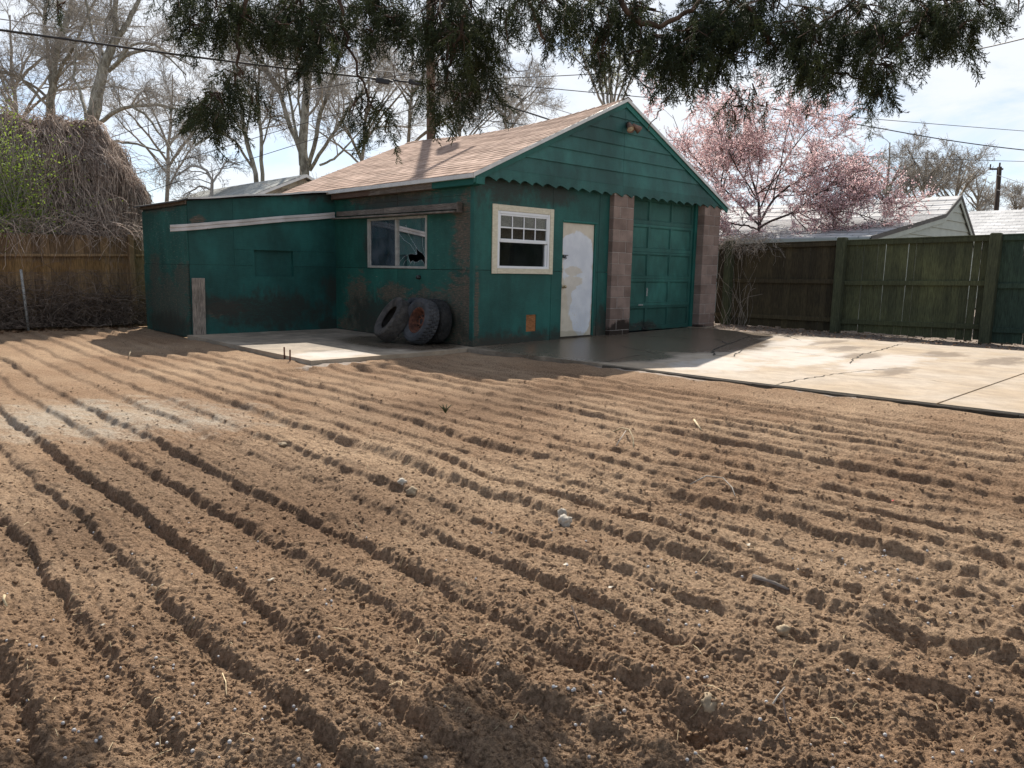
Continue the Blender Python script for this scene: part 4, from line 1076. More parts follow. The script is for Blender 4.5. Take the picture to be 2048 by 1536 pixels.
# twin floodlight on the gable
fl = thing('floodlight', (3.44, -.13, 3.73), 'pair of faded copper floodlights on the gable near the peak', 'floodlight')
b = MB(); b.lathe([(0, -.05), (.05, -.045), (.06, -.02), (.06, .0)], (3.43, -.135, 3.79), (0, 1, 0), 16); b.box(3.38, 3.50, -.19, -.15, 3.77, 3.81, bev=.01); b.build('base', M['dark_metal'], fl)
for dx, dirv in ((-.05, (-.35, -.62, -.75)), (.06, (.75, -.35, -.50))):
    p = Vector((3.43 + dx, -.19, 3.80)); a = Vector(dirv).normalized()
    b = MB(); b.lathe([(.0, -.01), (.03, .0), (.036, .04), (.042, .06), (.070, .16), (.073, .165), (.066, .163), (.042, .08)], p, a, 20)
    h = b.build('lamp_head', M['copper_lamp'], fl, True)
    b = MB(); b.lathe([(.0, .157), (.026, .155), (.05, .149), (.065, .140)], p, a, 20); b.build('lens', M['lamp_lens'], h, True)

# ------------------------------------------------------------------ lean-to shed
S = thing('lean_to_shed', (-1.4, 4.147, 0), 'low green plywood lean-to with nearly flat roof against the garage', 'shed')
LX = -2.772; D2 = 6.38
def lz(x): return 2.272 + .122 * (x + 2.77)
def quadp(mb, x0, x1, z0, z1, rn, y0=D, th=.022):
    a = [(x0, z0), (x1, z0), (x1, min(z1, lz(x1) - .035)), (x0, min(z1, lz(x0) - .035))]
    of = random.uniform(0, .004)
    mb.prism([(x, y0 - of, z) for x, z in a], (0, th + of, 0), rn)
b = MB(); g_ = .002
V1 = -2.0; H1 = 1.19
quadp(b, LX, V1 - g_, H1 + g_, 2.6, .35); quadp(b, V1 + g_, -.002, H1 + g_ + .275, 2.6, .6)
quadp(b, V1 + g_, -1.634, H1 + g_, H1 + .273, .6); quadp(b, -.884, -.002, H1 + g_, H1 + .273, .6)
quadp(b, LX, -1.634, .0, H1 - g_, .5); quadp(b, -.884, -.002, .0, H1 - g_, .2); quadp(b, -1.634, -.884, .0, 1.0, .5)
b.build('front_wall', M['ply_lean'], S)
b = MB(); b.box(-1.66, -.86, D + .068, D + .08, .97, 1.49)
b.box(-1.66, -1.636, D + .024, D + .068, .97, 1.49); b.box(-.882, -.86, D + .024, D + .068, .97, 1.49); b.box(-1.634, -.884, D + .024, D + .068, 1.467, 1.49); b.box(-1.634, -.884, D + .024, D + .068, .97, .998)
n_o = b.build('niche', M['ply_lean'], S); n_o['label'] = 'shallow rectangular recess boarded with green plywood'
b = MB(); b.box(LX + .03, -1.7, D + .03, D + .05, 0, 2.1); b.box(-.84, -.03, D + .03, D + .05, 0, 2.3); b.box(-1.7, -.84, D + .085, D + .1, 0, 2.2); b.build('wall_backing', M['dark_gap'], S)
# left side
b = MB()
for (y0, y1, z0, z1, rn, of) in ((D + .012, 5.28, 1.19, 2.16, .7, .004), (5.285, D2, 1.19, 2.15, .4, .0), (D + .04, D2, -.05, 1.184, .3, .012), (D + .012, D2, 2.17, 2.20, .1, -.01)):
    b.box(LX - .018 - of, LX - .002, y0, y1, z0, z1, rn)
b.box(LX - .002, -.05, D2 - .02, D2, 0, 2.2, .5)
b.build('side_wall', M['ply_left'], S)
b = MB(); b.box(LX + .0, LX + .02, D + .024, D2 - .03, 0, 2.2); b.build('wall_backing', M['dark_gap'], S)
# roof sheet with a lifted, slightly wavy front edge
vs = []; fs = []; xs = np.linspace(LX - .14, -.16, 22); ysr = [D - .10, D - .04, 5.2, D2 + .06]
for dz in (.0, -.022):
    for j, y in enumerate(ysr):
        for i, x in enumerate(xs):
            vs.append((x, y, lz(x) + .012 + dz + .008 * math.sin(x * 5 + y) * (j == 0) + .006 * math.sin(x * 13) * (j == 0) - (.03 * max(0, (LX + .1 - x)) / .24)))
n = len(xs); mth = n * len(ysr)
for j in range(len(ysr) - 1):
    for i in range(n - 1):
        a = j * n + i; fs.append((a, a + 1, a + n + 1, a + n)); fs.append((mth + a, mth + a + n, mth + a + n + 1, mth + a + 1))
for i in range(n - 1): fs.append((i, mth + i, mth + i + 1, i + 1)); a = (len(ysr) - 1) * n + i; fs.append((a, a + 1, mth + a + 1, mth + a))
for j in range(len(ysr) - 1): a = j * n; fs.append((a, a + n, mth + a + n, mth + a)); a = j * n + n - 1; fs.append((a, mth + a, mth + a + n, a + n))
b = MB(); b.add(vs, fs); b.build('roof', M['roll_roof'], S)
b = MB(); xs2 = np.linspace(LX - .02, -.17, 16)
for x0, x1 in zip(xs2[:-1], xs2[1:]):
    b.prism([(x0, D - .108, lz(x0) + .018 + .007 * math.sin(x0 * 5 + D)), (x1, D - .108, lz(x1) + .018 + .007 * math.sin(x1 * 5 + D)), (x1, D - .108, lz(x1) - .012 + .007 * math.sin(x1 * 5 + D)), (x0, D - .108, lz(x0) - .012 + .007 * math.sin(x0 * 5 + D))], (0, .007, 0), .5)
b.build('drip_edge', M['white_metal'], S)
b = MB(); b.beam((LX - .03, D - .02, 2.215), (LX - .03, D2, 2.215), .03, .07); b.build('rafter_board', M['fascia_wood'], S)
# white sheet-metal strip running up across the front
b = MB()
A0 = Vector((-3.085, D - .05, 1.770)); A1 = Vector((-.04, D - .05, 2.170)); up_ = Vector((0, 0, 1))
prof = [(0, .056), (-.022, .05), (-.022, .012), (-.006, .004), (-.006, -.012), (-.020, -.02), (-.020, -.05), (.0, -.056)]
vs = []
nseg = 14
for k in range(nseg + 1):
    p = A0.lerp(A1, k / nseg); kink = -.008 * math.sin(math.pi * min(1, k / 4)) if k < 4 else .004 * math.sin(k * .9)
    for (dy, dz) in prof: vs.append((p.x, p.y + dy, p.z + dz + kink))
m = len(prof); fs = [(k * m + i, (k + 1) * m + i, (k + 1) * m + i + 1, k * m + i + 1) for k in range(nseg) for i in range(m - 1)]
vs += [(x, y + .004, z) for x, y, z in vs]; h_ = (nseg + 1) * m
fs += [tuple(h_ + i for i in f)[::-1] for f in fs[:nseg * (m - 1)]]
fs += [(k * m, h_ + k * m, h_ + (k + 1) * m, (k + 1) * m) for k in range(nseg)] + [(k * m + m - 1, (k + 1) * m + m - 1, h_ + (k + 1) * m + m - 1, h_ + k * m + m - 1) for k in range(nseg)]
b.add(vs, fs); b.build('metal_strip', M['strip'], S)['label'] = 'bent whitish sheet-metal strip sloping up to the right'
# ledger blocks that hold the strip off the wall
b = MB()
for x in (-2.6, -1.5, -.3):
    z = 1.77 + .4 * (x + 3.085) / 3.045; b.box(x - .03, x + .03, D - .046, D - .006, z - .03, z + .03)
b.build('strip_block', M['bare_wood'], S)
# loose grey board standing at the corner
b = MB(); b.obox((LX + .108, D - .045, .47), (1, 0, 0), (0, 1, .045), (0, -.045, 1), .107, .012, .495, .004)
tag(b.build('loose_board', M['board_vert']), 'grey weathered board standing upright at the corner of the lean-to', 'board')

# ------------------------------------------------------------------ tyres
def tyre_mesh(R_, w, hole, seg=96, tread='block'):
    """lathe about the local x axis; tread cut by pushing alternate segments in"""
    hw = w / 2
    prof = [(hole, -hw * .62), (hole + .02, -hw * .80), (hole + .07, -hw * 1.0), (R_ - .075, -hw * 1.06), (R_ - .03, -hw * .97), (R_ - .010, -hw * .86)]
    rib = [-.80, -.58, -.54, -.30, -.26, -.02, .02, .26, .30, .54, .58, .80]
    for i, t_ in enumerate(rib):
        prof.append((R_ - .004 * abs(t_) * 2, hw * t_))
    prof += [(R_ - .010, hw * .86), (R_ - .03, hw * .97), (R_ - .075, hw * 1.06), (hole + .07, hw), (hole + .02, hw * .8), (hole, hw * .62), (hole + .012, hw * .45), (R_ - .05, hw * .75), (R_ - .035, 0), (R_ - .05, -hw * .75), (hole + .012, -hw * .45)]
    V = []; F = []; m = len(prof)
    for i in range(seg):
        a = 2 * math.pi * i / seg
        for j, (r, x) in enumerate(prof):
            rr = r; xx = x; aa = a
            if 6 <= j < 18:
                band = (j - 6) // 2
                if tread == 'block': rr -= .014 * ((i + band) % 3 == 0)
                elif tread == 'rib': rr -= .007 * ((i // 2 + band) % 4 == 0)
                aa += .02 * (1 if band % 2 else -1)
            elif j in (5, 18) and i % 3 == 0: rr -= .012
            elif j in (3, 20): rr += .002 * math.sin(i * .5)
            V.append((xx, rr * math.cos(aa), rr * math.sin(aa)))
    for i in range(seg):
        k = (i + 1) % seg
        for j in range(m):
            l = (j + 1) % m; F.append((i * m + j, k * m + j, k * m + l, i * m + l))
    # deep grooves between ribs
    return np.array(V), F
def tyre(lab, contact_y, base_x, lean, yaw, R_, w, hole, mat, tread, rim=False, wall=-.012):
    V, F = tyre_mesh(R_, w, hole, tread=tread)
    th = R(lean); Rm = np.array(Matrix.Rotation(R(yaw), 3, 'Z') @ Matrix.Rotation(th, 3, 'Y'))
    V2 = V @ Rm.T
    off = np.array([0, contact_y, .001 - V2[:, 2].min()])
    off[0] = base_x if base_x is not None else wall - V2[:, 0].max()
    V2 = V2 + off
    t_ = thing('tyre', (off[0], contact_y, .0), lab, 'tyre', 'old tyres against the garage')
    mesh_obj('rubber', V2, F, M[mat], t_, False)
    if rim:
        c = off; ax = Rm @ np.array([-1, 0, 0]); hw = w / 2
        b = MB()
        b.lathe([(hole + .012, hw * .70), (hole + .012, hw * .74), (hole - .006, hw * .74), (hole - .012, hw * .55), (hole - .03, hw * .45), (hole - .036, -hw * .35), (hole - .06, -hw * .48), (hole - .08, -hw * .40), (hole - .10, -hw * .15), (.078, -hw * .22), (.072, -hw * .05), (.045, -hw * .05), (.045, -hw * .5), (.0, -hw * .5)], c, ax, 40)
        ro_ = b.build('rim', M['rust'], t_, True)
        b = MB()
        for i in range(8):
            a = i * math.pi / 4; d = Rm @ np.array([0, math.cos(a), math.sin(a)])
            b.lathe([(0, .004), (.011, .003), (.011, -.03)], c + d * .092, ax, 8)
            if i % 2: pass
        b.lathe([(0, -.012), (.043, -.013), (.043, -.03)], c, ax, 16)
        b.build('hub_hole', M['black_metal'], ro_)
    return t_
tyre('big dusty bare tyre leaning far over, leftmost of the pile', 1.33, -.60, 33, -14, .375, .25, .205, 'rubber_dusty', 'rib')
tyre('blue-grey tyre with a rusty orange rim, in front of the pile', .74, -.475, 17, -3, .365, .225, .20, 'rubber_grey', 'block', True)
tyre('black tyre standing between the rusty-rimmed tyre and the wall', .80, None, 5, -3, .36, .22, .20, 'rubber_dark', 'rib')
tyre('dark tyre mostly hidden behind the big dusty leaning one', 1.30, None, 4, 2, .36, .2, .20, 'rubber_grey', 'rib')
# ------------------------------------------------------------------ right fence: olive green boards, heavy posts
FX = 7.90
rf_ = thing('wooden_fence', (FX, -3, 0), 'olive green board fence with heavy square posts behind the driveway', 'fence')
posts = [.30, -2.23, -4.93, -7.55, -10.1]
for i, y in enumerate(posts):
    b = MB(); w = .085
    zt = 1.93 + .03 * i
    b.box(FX - .17, FX - .01, y - w, y + w, -.05, zt, bev=.008)
    b.box(FX - .165, FX - .015, y - w + .008, y + w - .008, zt - .012, zt + .012, bev=.01)
    p = b.build('post', M['fence_post'], rf_)
def top_z(y): return 1.86 + .0215 * (.4 - y) - .02
q = random.Random(8)
mats = ['fence_brown', 'fence_green', 'fence_teal', 'fence_green']
labs = ['brownish shaded bay', 'olive green bay', 'dark bluish green bay', None]
for i in range(4):
    y0, y1 = posts[i + 1], posts[i]
    b = MB(); y = y1 + (.35 if i == 0 else 0)
    while y > y0:
        w = q.uniform(.132, .142); gap = q.choice([.001, .003, .004, .008, .002, .012]) if i == 1 else q.choice([.001, .003, .001, .006, .002]) if i else q.choice([.001, .001, .002, .004])
        lean = q.uniform(-.004, .004); of = q.uniform(0, .006)
        ya, yb = max(y0 - .0, y - w), y - gap
        if yb - ya > .02:
            zb = .07 + q.uniform(-.02, .02) + (.02 if i == 1 else 0); zt = top_z(y) - .03
            b.prism([(FX + of, ya + lean, zb), (FX + of, yb + lean, zb), (FX + of, yb - lean, zt), (FX + of, ya - lean, zt)], (.018, 0, 0), q.random())
        y -= w
    b.build('board_panel', M[mats[i]], rf_)
    ypa, ypb = y1 - .088, y0 + .088
    if i == 0: ypa = y1 + .5
    for z, h in ((.27, .09), (1.05, .09)):
        b = MB(); b.beam((FX - .03, ypa, z + .006 * (.3 - y1)), (FX - .03, ypb, z + .014 * (.3 - y0)), .045, h, bev=.005); b.build('rail', M[mats[i]], rf_)
    b = MB(); b.beam((FX - .032, ypa, top_z(ypa) - .045), (FX - .032, ypb, top_z(ypb) - .045), .05, .085, bev=.005)
    b.beam((FX - .01, ypa, top_z(ypa) + .012), (FX - .01, ypb, top_z(ypb) + .012), .11, .026, bev=.004); b.build('top_rail', M[mats[i]], rf_)
# ------------------------------------------------------------------ left fence: old cedar pickets, seen from the rail side
lf = thing('picket_fence', (-4.5, 7.0, 0), 'old brown cedar picket fence behind the chain-link at left', 'fence')
b = MB(); x = -9.5
while x < -2.45:
    w = q.uniform(.135, .145); zt = 1.70 + .03 * (x + 3) / 2 + q.uniform(-.012, .012)
    b.box(x, x + w - q.choice([.001, .002, .004]), 7.02 + q.uniform(0, .006), 7.038, -.05, zt, q.random()); x += w
b.build('picket_panel', M['cedar'], lf)
for z in (1.30, .45):
    b = MB(); b.beam((-9.5, 6.985, z - .13), (-2.45, 6.985, z + .055), .065, .05, bev=.006); b.build('rail', M['cedar'], lf)
for x in (-2.86, -5.3, -7.7):
    b = MB(); b.box(x - .05, x + .05, 6.86, 6.95, -.1, 1.74, bev=.012); b.build('post', M['cedar'], lf)
# chain-link
cl = thing('chain_link_fence', (-4.7, 6.78, 0), 'low rusty chain-link fence standing before the cedar pickets', 'fence')
B_ = Bulk(); s_ = .055; xs = np.arange(-8.5, -2.55, s_); k = 20
zz = np.linspace(.0, 1.02, k); P = np.zeros((len(xs), k, 3))
for i, x in enumerate(xs):
    P[i, :, 0] = x + s_ / 2 * (-1) ** (np.arange(k) + i) + .004 * np.sin(zz * 9 + i); P[i, :, 1] = 6.78 + .003 * (-1) ** np.arange(k) + .03 * np.sin(x * 1.7 + zz * 2); P[i, :, 2] = zz
B_.tubes(P, np.full((len(xs), k), .0017), 3); B_.build('wire_mesh', M['rust_wire'], cl)
for x, dx in ((-4.69, -.05), (-7.1, .02)):
    b = MB(); b.tube([(x, 6.72, -.1), (x + dx, 6.72, 1.02)], .022, 10); b.lathe([(0, .03), (.02, .02), (.026, 0)], (x + dx, 6.72, 1.02), (0, 0, 1), 10); b.build('post', M['steel'], cl, True)
b = MB(); b.tube([(-8.5, 6.76, 1.0), (-5, 6.77, .985), (-2.6, 6.76, 1.0)], .004, 5); b.build('tension_wire', M['rust_wire'], cl)

# ------------------------------------------------------------------ tangled vines
def strands(g, starts, dirs, n, length, k, wob, grav, r0, r1):
    """starts (n,3), dirs (n,3) -> wandering strands that sink under gravity"""
    P = np.zeros((n, k, 3)); P[:, 0] = starts; d = dirs.copy(); st = length / (k - 1)
    for j in range(1, k):
        d = d + g.normal(0, wob, (n, 3)); d[:, 2] -= grav; d /= np.linalg.norm(d, axis=1, keepdims=True)
        P[:, j] = P[:, j - 1] + d * (st[:, None] if isinstance(st, np.ndarray) else st)
    Rr = np.linspace(1, .5, k)[None] * g.uniform(r0, r1, (n, 1))
    return P, Rr
g3 = np.random.default_rng(21)
MC = at(95, 470, 15.3); MC[2] = 1.2; MRX, MRY, MRZ = 1.92, 1.15, 2.62
ax_r = np.array([R2[0], R2[1], 0]); ax_r /= np.linalg.norm(ax_r); ax_f = np.array([-ax_r[1], ax_r[0], 0])
mv = thing('vine_mound', (MC[0], MC[1], 0), 'huge haystack-like mound of dry brown vines over the left fence', 'vine')
def dome(th, ph, s_=1.0):   # th: azimuth, ph 0 top..pi/2 base
    e = .80
    sr = np.sin(ph) ** e; cz_ = np.cos(ph) ** .84
    s_ = s_ * (1 + .03 * np.sin(3 * th + 1.3) * np.sin(2.6 * ph) + .035 * np.sin(7 * th + 5 * ph) + .03 * np.sin(11 * ph - 4 * th + 2))
    return MC + (ax_r * (MRX * s_ * sr * np.cos(th))[..., None] + ax_f * (MRY * s_ * sr * np.sin(th))[..., None]) + np.array([0, 0, 1]) * (MRZ * s_ * cz_)[..., None]
n = 4600; k = 14
th0 = g3.uniform(0, 6.283, n); ph0 = g3.uniform(.02, 1.25, n); L = g3.uniform(.35, 1.15, n)
P = np.zeros((n, k, 3)); th = th0.copy(); rr = 1 + g3.normal(0, .025, n)
curl = g3.normal(0, .03, n)
for j in range(k):
    ph = np.clip(ph0 + L * j / (k - 1), .01, 1.55)
    bow = .05 * np.sin(np.pi * j / (k - 1)) * g3.uniform(.2, 1.4, n)
    P[:, j] = dome(th, ph, rr + bow); th = th + curl * .5 + g3.normal(0, .022, n)
    P[:, j] += g3.normal(0, .012, (n, 3))
B_ = Bulk(); B_.tubes(P, np.linspace(1, .55, k)[None] * g3.uniform(.004, .009, (n, 1)), 3)
# loose arcs sticking out, and tails that hang over the pickets
n2 = 1000; st = dome(g3.uniform(0, 6.283, n2), g3.uniform(.1, 1.45, n2), 1.0); out = st - MC; out /= np.linalg.norm(out, axis=1, keepdims=True)
P2, Q2 = strands(g3, st, out + g3.normal(0, .5, (n2, 3)) + np.array([0, 0, .5]), n2, g3.uniform(.3, 1.0, n2), 9, .22, .26, .004, .009); B_.tubes(P2, Q2, 3)
n3 = 620; st = np.stack([g3.uniform(-7.5, -2.3, n3), 7.0 + g3.uniform(-.15, .5, n3), 1.72 + g3.uniform(0, .28, n3)], 1)
d = np.stack([g3.normal(0, .7, n3), -.5 + g3.normal(0, .4, n3), g3.uniform(-.2, .5, n3)], 1)
P3_, Q3 = strands(g3, st, d, n3, g3.uniform(.3, 1.0, n3), 10, .22, .16, .003, .007); P3_[:, :, 1] = np.where(P3_[:, :, 2] < 1.7, np.minimum(P3_[:, :, 1], 6.94), P3_[:, :, 1]); B_.tubes(P3_, Q3, 3)
B_.build('stems', M['vine'], mv)
bm = bmesh.new(); bmesh.ops.create_uvsphere(bm, u_segments=64, v_segments=40, radius=1)
from mathutils import noise as mn
VV = []
for v in bm.verts:
    c_ = v.co; ph = math.acos(max(-1, min(1, c_.z))); th_ = math.atan2(c_.y, c_.x)
    f = .74 + .07 * mn.noise(c_ * 5) + .05 * mn.noise(c_ * 14)
    if ph <= 1.5708: p = dome(np.array([th_]), np.array([ph]), f)[0]
    else: p = dome(np.array([th_]), np.array([1.55]), f)[0] + np.array([0, 0, -(ph - 1.57) * .9])
    VV.append(p)
bm.verts.index_update(); FF = [[v.index for v in f.verts] for f in bm.faces]; bm.free()
mesh_obj('dead_core', np.array(VV), FF, M['vine_core'], mv, False)
# greening shrub at the far left
gs = thing('leafing_shrub', tuple(at(20, 470, 13.9) * np.array([1, 1, 0])), 'bright green leafing shrub at the far left before the vine mound', 'shrub')
n = 700; base = np.stack([at(u, 468, 13.9) for u in g3.uniform(-150, 62, n)]); base += g3.normal(0, .15, (n, 3)); base[:, 1] = np.clip(base[:, 1], 7.10, 7.7); base[:, 2] = g3.uniform(.4, 1.9, n)
d = np.stack([g3.normal(-.03, .2, n), g3.normal(0, .15, n), g3.uniform(.7, 1.2, n)], 1)
k = 14; P, Q_ = strands(g3, base, d, n, g3.uniform(.9, 2.5, n), k, .10, .03, .003, .007)
B_ = Bulk(); B_.tubes(P, Q_, 3); B_.build('stems', M['twig_syc'], gs)
def leaves(g, pts, size, m, name, parent, spread=.05, squash=.55):
    n = len(pts); c0 = pts + g.normal(0, spread, (n, 3)); a = g.normal(0, 1, (n, 3)); a /= np.linalg.norm(a, axis=1, keepdims=True)
    t_ = g.normal(0, 1, (n, 3)); bb = np.cross(a, t_); bb /= np.linalg.norm(bb, axis=1, keepdims=True); sz = g.uniform(size * .5, size, (n, 1))
    V = np.stack([c0 - a * sz, c0 - bb * sz * squash, c0 + a * sz, c0 + bb * sz * squash], 1).reshape(-1, 3)
    Bk = Bulk(); Bk.add(V, np.arange(4 * n).reshape(n, 4), g.random(n)); return Bk.build(name, M[m], parent)
pp = P.reshape(-1, 3); pp = np.repeat(pp, 3, 0)
hgt = g3.random(len(pp)) < np.clip((pp[:, 2] - .6) / 1.5, .15, 1); leaves(g3, pp[hgt], .030, 'fresh_leaf', 'leaves', gs, .05)
# dry vine thicket woven through the chain-link
tv = thing('vine_thicket', (-4.9, 6.85, 0), 'tangled dry vines woven through the low chain-link fence', 'vine')
B_ = Bulk(); n = 1100; st = np.stack([g3.uniform(-8, -2.6, n), g3.uniform(6.66, 6.93, n), g3.uniform(-.02, .6, n)], 1)
d = np.stack([g3.normal(0, .8, n), g3.normal(0, .12, n), g3.uniform(-.3, 1.0, n)], 1)
P, Q_ = strands(g3, st, d, n, g3.uniform(.4, 1.3, n), 12, .25, .10, .003, .007); P[:, :, 1] = np.clip(P[:, :, 1], 6.6, 6.96); P[:, :, 2] = np.abs(P[:, :, 2] + .02)
B_.tubes(P, Q_, 3)
n = 900; st = np.stack([g3.uniform(-8, -2.5, n), g3.uniform(6.8, 6.96, n), g3.uniform(0, .05, n)], 1); d = np.stack([g3.normal(0, 1, n), g3.normal(0, .1, n), g3.uniform(.1, .9, n)], 1)
P, Q_ = strands(g3, st, d, n, g3.uniform(.3, .8, n), 8, .3, .1, .006, .012); P[:, :, 1] = np.clip(P[:, :, 1], 6.78, 6.96); P[:, :, 2] = np.abs(P[:, :, 2]) * .8 + .01
B_.tubes(P, Q_, 3); B_.build('stems', M['vine_dark'], tv)
# climbing vine on the right fence next to the garage
rv = thing('climbing_vine', (7.7, .2, 0), 'bleached dry vine climbing the fence beside the right block pillar', 'vine')
B_ = Bulk(); n = 330; st = np.stack([g3.uniform(7.6, 8.1, n), g3.uniform(-.75, .5, n), g3.uniform(1.75, 2.0, n)], 1)
d = np.stack([-.4 + g3.normal(0, .5, n), g3.normal(0, .7, n), g3.uniform(-.1, .6, n)], 1)
P, Q_ = strands(g3, st, d, n, g3.uniform(.25, .7, n), 11, .3, .12, .002, .005); P[:, :, 0] = np.where(P[:, :, 2] < 1.75, np.minimum(P[:, :, 0], 7.8), P[:, :, 0]); B_.tubes(P, Q_, 3)
n = 20; st = np.stack([g3.uniform(7.5, 7.75, n), g3.uniform(-.45, .4, n), np.full(n, .06)], 1); d = np.stack([g3.normal(-.05, .1, n), g3.normal(0, .25, n), np.ones(n)], 1)
P, Q_ = strands(g3, st, d, n, g3.uniform(1.0, 2.0, n), 18, .16, -.02, .003, .006); P[:, :, 0] = np.clip(P[:, :, 0], 7.25, 7.78); B_.tubes(P, Q_, 3)
B_.build('stems', M['vine_pale'], rv)

# ------------------------------------------------------------------ bare trees
def resample(P, k):
    P = np.asarray(P, float); s_ = np.r_[0, np.cumsum(np.linalg.norm(np.diff(P, axis=0), axis=1))]; t_ = np.linspace(0, s_[-1], k)
    return np.stack([np.interp(t_, s_, P[:, i]) for i in range(3)], 1)
def spawn(g, P, Rr, n, k, lf, ang, wob, up, tmin=.25, lmin=.2, rr=.62, flat=None):
    """n children on the polylines P (B,k,3)"""
    B, kk, _ = P.shape
    Ln = np.linalg.norm(np.diff(P, axis=1), axis=2).sum(1); pi = g.choice(B, n, p=Ln / Ln.sum()); t_ = g.uniform(tmin, .98, n) * (kk - 1); i0 = np.minimum(t_.astype(int), kk - 2); f = (t_ - i0)[:, None]
    st = P[pi, i0] * (1 - f) + P[pi, i0 + 1] * f; tg = P[pi, i0 + 1] - P[pi, i0]; tg /= np.linalg.norm(tg, axis=1, keepdims=True) + 1e-9
    pr = Rr[pi, i0] * (1 - f[:, 0]) + Rr[pi, i0 + 1] * f[:, 0]
    rv_ = g.normal(0, 1, (n, 3)); rv_ -= tg * (rv_ * tg).sum(1, keepdims=True); rv_ /= np.linalg.norm(rv_, axis=1, keepdims=True)
    a = g.uniform(ang[0], ang[1], n)[:, None]; d = tg * np.cos(a) + rv_ * np.sin(a)
    ln = np.maximum(Ln[pi] * lf * g.uniform(.45, 1.1, n) * (1 - .55 * (t_ / (kk - 1))), lmin)
    C_ = np.zeros((n, k, 3)); C_[:, 0] = st; sgm = ln / (k - 1); bend = g.normal(0, wob * .4, (n, 3))
    for j in range(1, k):
        d = d + bend + g.normal(0, wob, (n, 3)); d[:, 2] += up; d /= np.linalg.norm(d, axis=1, keepdims=True); C_[:, j] = C_[:, j - 1] + d * sgm[:, None]
    r0 = np.minimum(pr * rr, .02 * ln + .004); taper = np.linspace(1, .35, k)[None]
    return C_, r0[:, None] * taper
def px_limb(L, dep, k=14):   # (u, v, half-width px, extra depth)
    P = np.array([at(u, v, dep + dd) for u, v, w, dd in L]); w = np.array([q_[2] for q_ in L]) / FPX * dep
    s_ = np.r_[0, np.cumsum(np.linalg.norm(np.diff(P, axis=0), axis=1))]; t_ = np.linspace(0, s_[-1], k)
    return resample(P, k), np.interp(t_, s_, w)
def tree(name, lab, cat, dep, limbs, seed, levels, bark_m, twig_m, group=None, jit=.03, twig_r=1.0, tmin_r=.0062):
    g = np.random.default_rng(seed)
    LL = [px_limb(L, dep) for L in limbs]
    P = np.array([a for a, _ in LL]); Rr = np.array([b_ for _, b_ in LL])
    P[:, 1:-1] += g.normal(0, jit, P[:, 1:-1].shape) * np.clip(Rr[:, 1:-1, None] / .1, .3, 1.2)
    # stand it on the ground: the first limb is the trunk
    foot = P[0, 0].copy(); gr_ = np.array([foot[0] - .2 * (P[0, 3, 0] - foot[0]), foot[1], -.3])
    tk = np.concatenate([np.linspace(gr_, foot, 5)[:-1], P[0]]); tr = np.concatenate([np.linspace(Rr[0, 0] * 1.35, Rr[0, 0], 5)[:-1], Rr[0]])
    t_ = thing(name, (gr_[0], gr_[1], -.3), lab, cat, group)
    Bt = Bulk(); V, F = tubes(tk[None], tr[None], 10); Bt.add(V, F); Bt.tubes(P[1:], Rr[1:], 8); Bt.build('trunk', M[bark_m], t_, True)
    Bk = Bulk(); curP, curR = P, Rr; keep = []
    for (n, k, lf_, ang, wob, up, sides, lmin) in levels:
        C_, cr_ = spawn(g, curP, curR, n, k, lf_, ang, wob, up, lmin=lmin); cr_ = np.maximum(cr_ * twig_r, tmin_r * dep / 36); Bk.tubes(C_, cr_, sides); keep.append((C_, cr_)); curP, curR = C_, cr_
    Bk.build('crown', M[twig_m], t_)
    return t_, keep
SYC = lambda m: [(int(46 * m), 10, .55, (.4, 1.0), .12, .04, 5, 1.4), (int(480 * m), 9, .6, (.4, 1.1), .16, .0, 4, .9), (int(2300 * m), 7, .65, (.4, 1.2), .21, -.01, 3, .5), (int(6000 * m), 6, .7, (.4, 1.2), .25, .0, 3, .35)]
T2 = [[(182, 300, 14, 0), (181, 262, 13, 0), (190, 215, 12, 0), (201, 170, 10.5, 0), (212, 125, 9, 0), (225, 90, 8, 0), (232, 62, 6, 0), (230, 30, 5, 0), (233, -5, 4.5, 0), (235, -60, 3.5, 0)],
      [(226, 92, 6, 0), (242, 68, 6, 0), (256, 42, 5, .5), (274, 8, 4, 1), (292, -30, 3, 1.5)], [(211, 116, 3.5, 0), (196, 92, 3, .5), (185, 68, 3, 1), (178, 30, 2.6, 1.3), (171, -10, 2.2, 1.5)],
      [(217, 142, 4, 0), (236, 124, 3.4, -.6), (262, 108, 2.8, -1.2), (298, 97, 2.4, -1.8), (335, 112, 1.8, -2.4), (372, 150, 1.1, -3)], [(236, 122, 2.8, -.4), (254, 96, 2.5, -.5), (275, 86, 2.2, -.8), (306, 88, 2.0, -1), (342, 110, 1.5, -1.5), (380, 130, 1, -2)],
      [(199, 246, 4.2, 0), (226, 226, 4, -1), (264, 212, 3.3, -2), (304, 210, 2.8, -2.6), (345, 215, 2.2, -3), (382, 232, 1.3, -3.4)], [(264, 213, 2.6, -2), (294, 231, 2.2, -2.4), (310, 256, 2, -2.6), (336, 287, 1.5, -3), (352, 330, 1, -3)],
      [(172, 236, 3.5, 0), (164, 198, 3, .6), (157, 172, 2.6, 1), (146, 160, 2.3, 1.4), (149, 128, 2.2, 1.6), (154, 100, 1.6, 2), (140, 70, 1, 2.3)], [(206, 284, 2.4, -1), (238, 283, 2.4, -1.8), (274, 288, 2, -2.4), (330, 306, 1.2, -3)],
      [(214, 70, 2.4, .4), (212, 40, 2.2, .8), (222, 20, 2, 1), (224, -20, 1.5, 1.2)], [(208, 150, 2, .5), (200, 138, 2, 1), (188, 110, 1.6, 1.6), (172, 88, 1.2, 2)]]
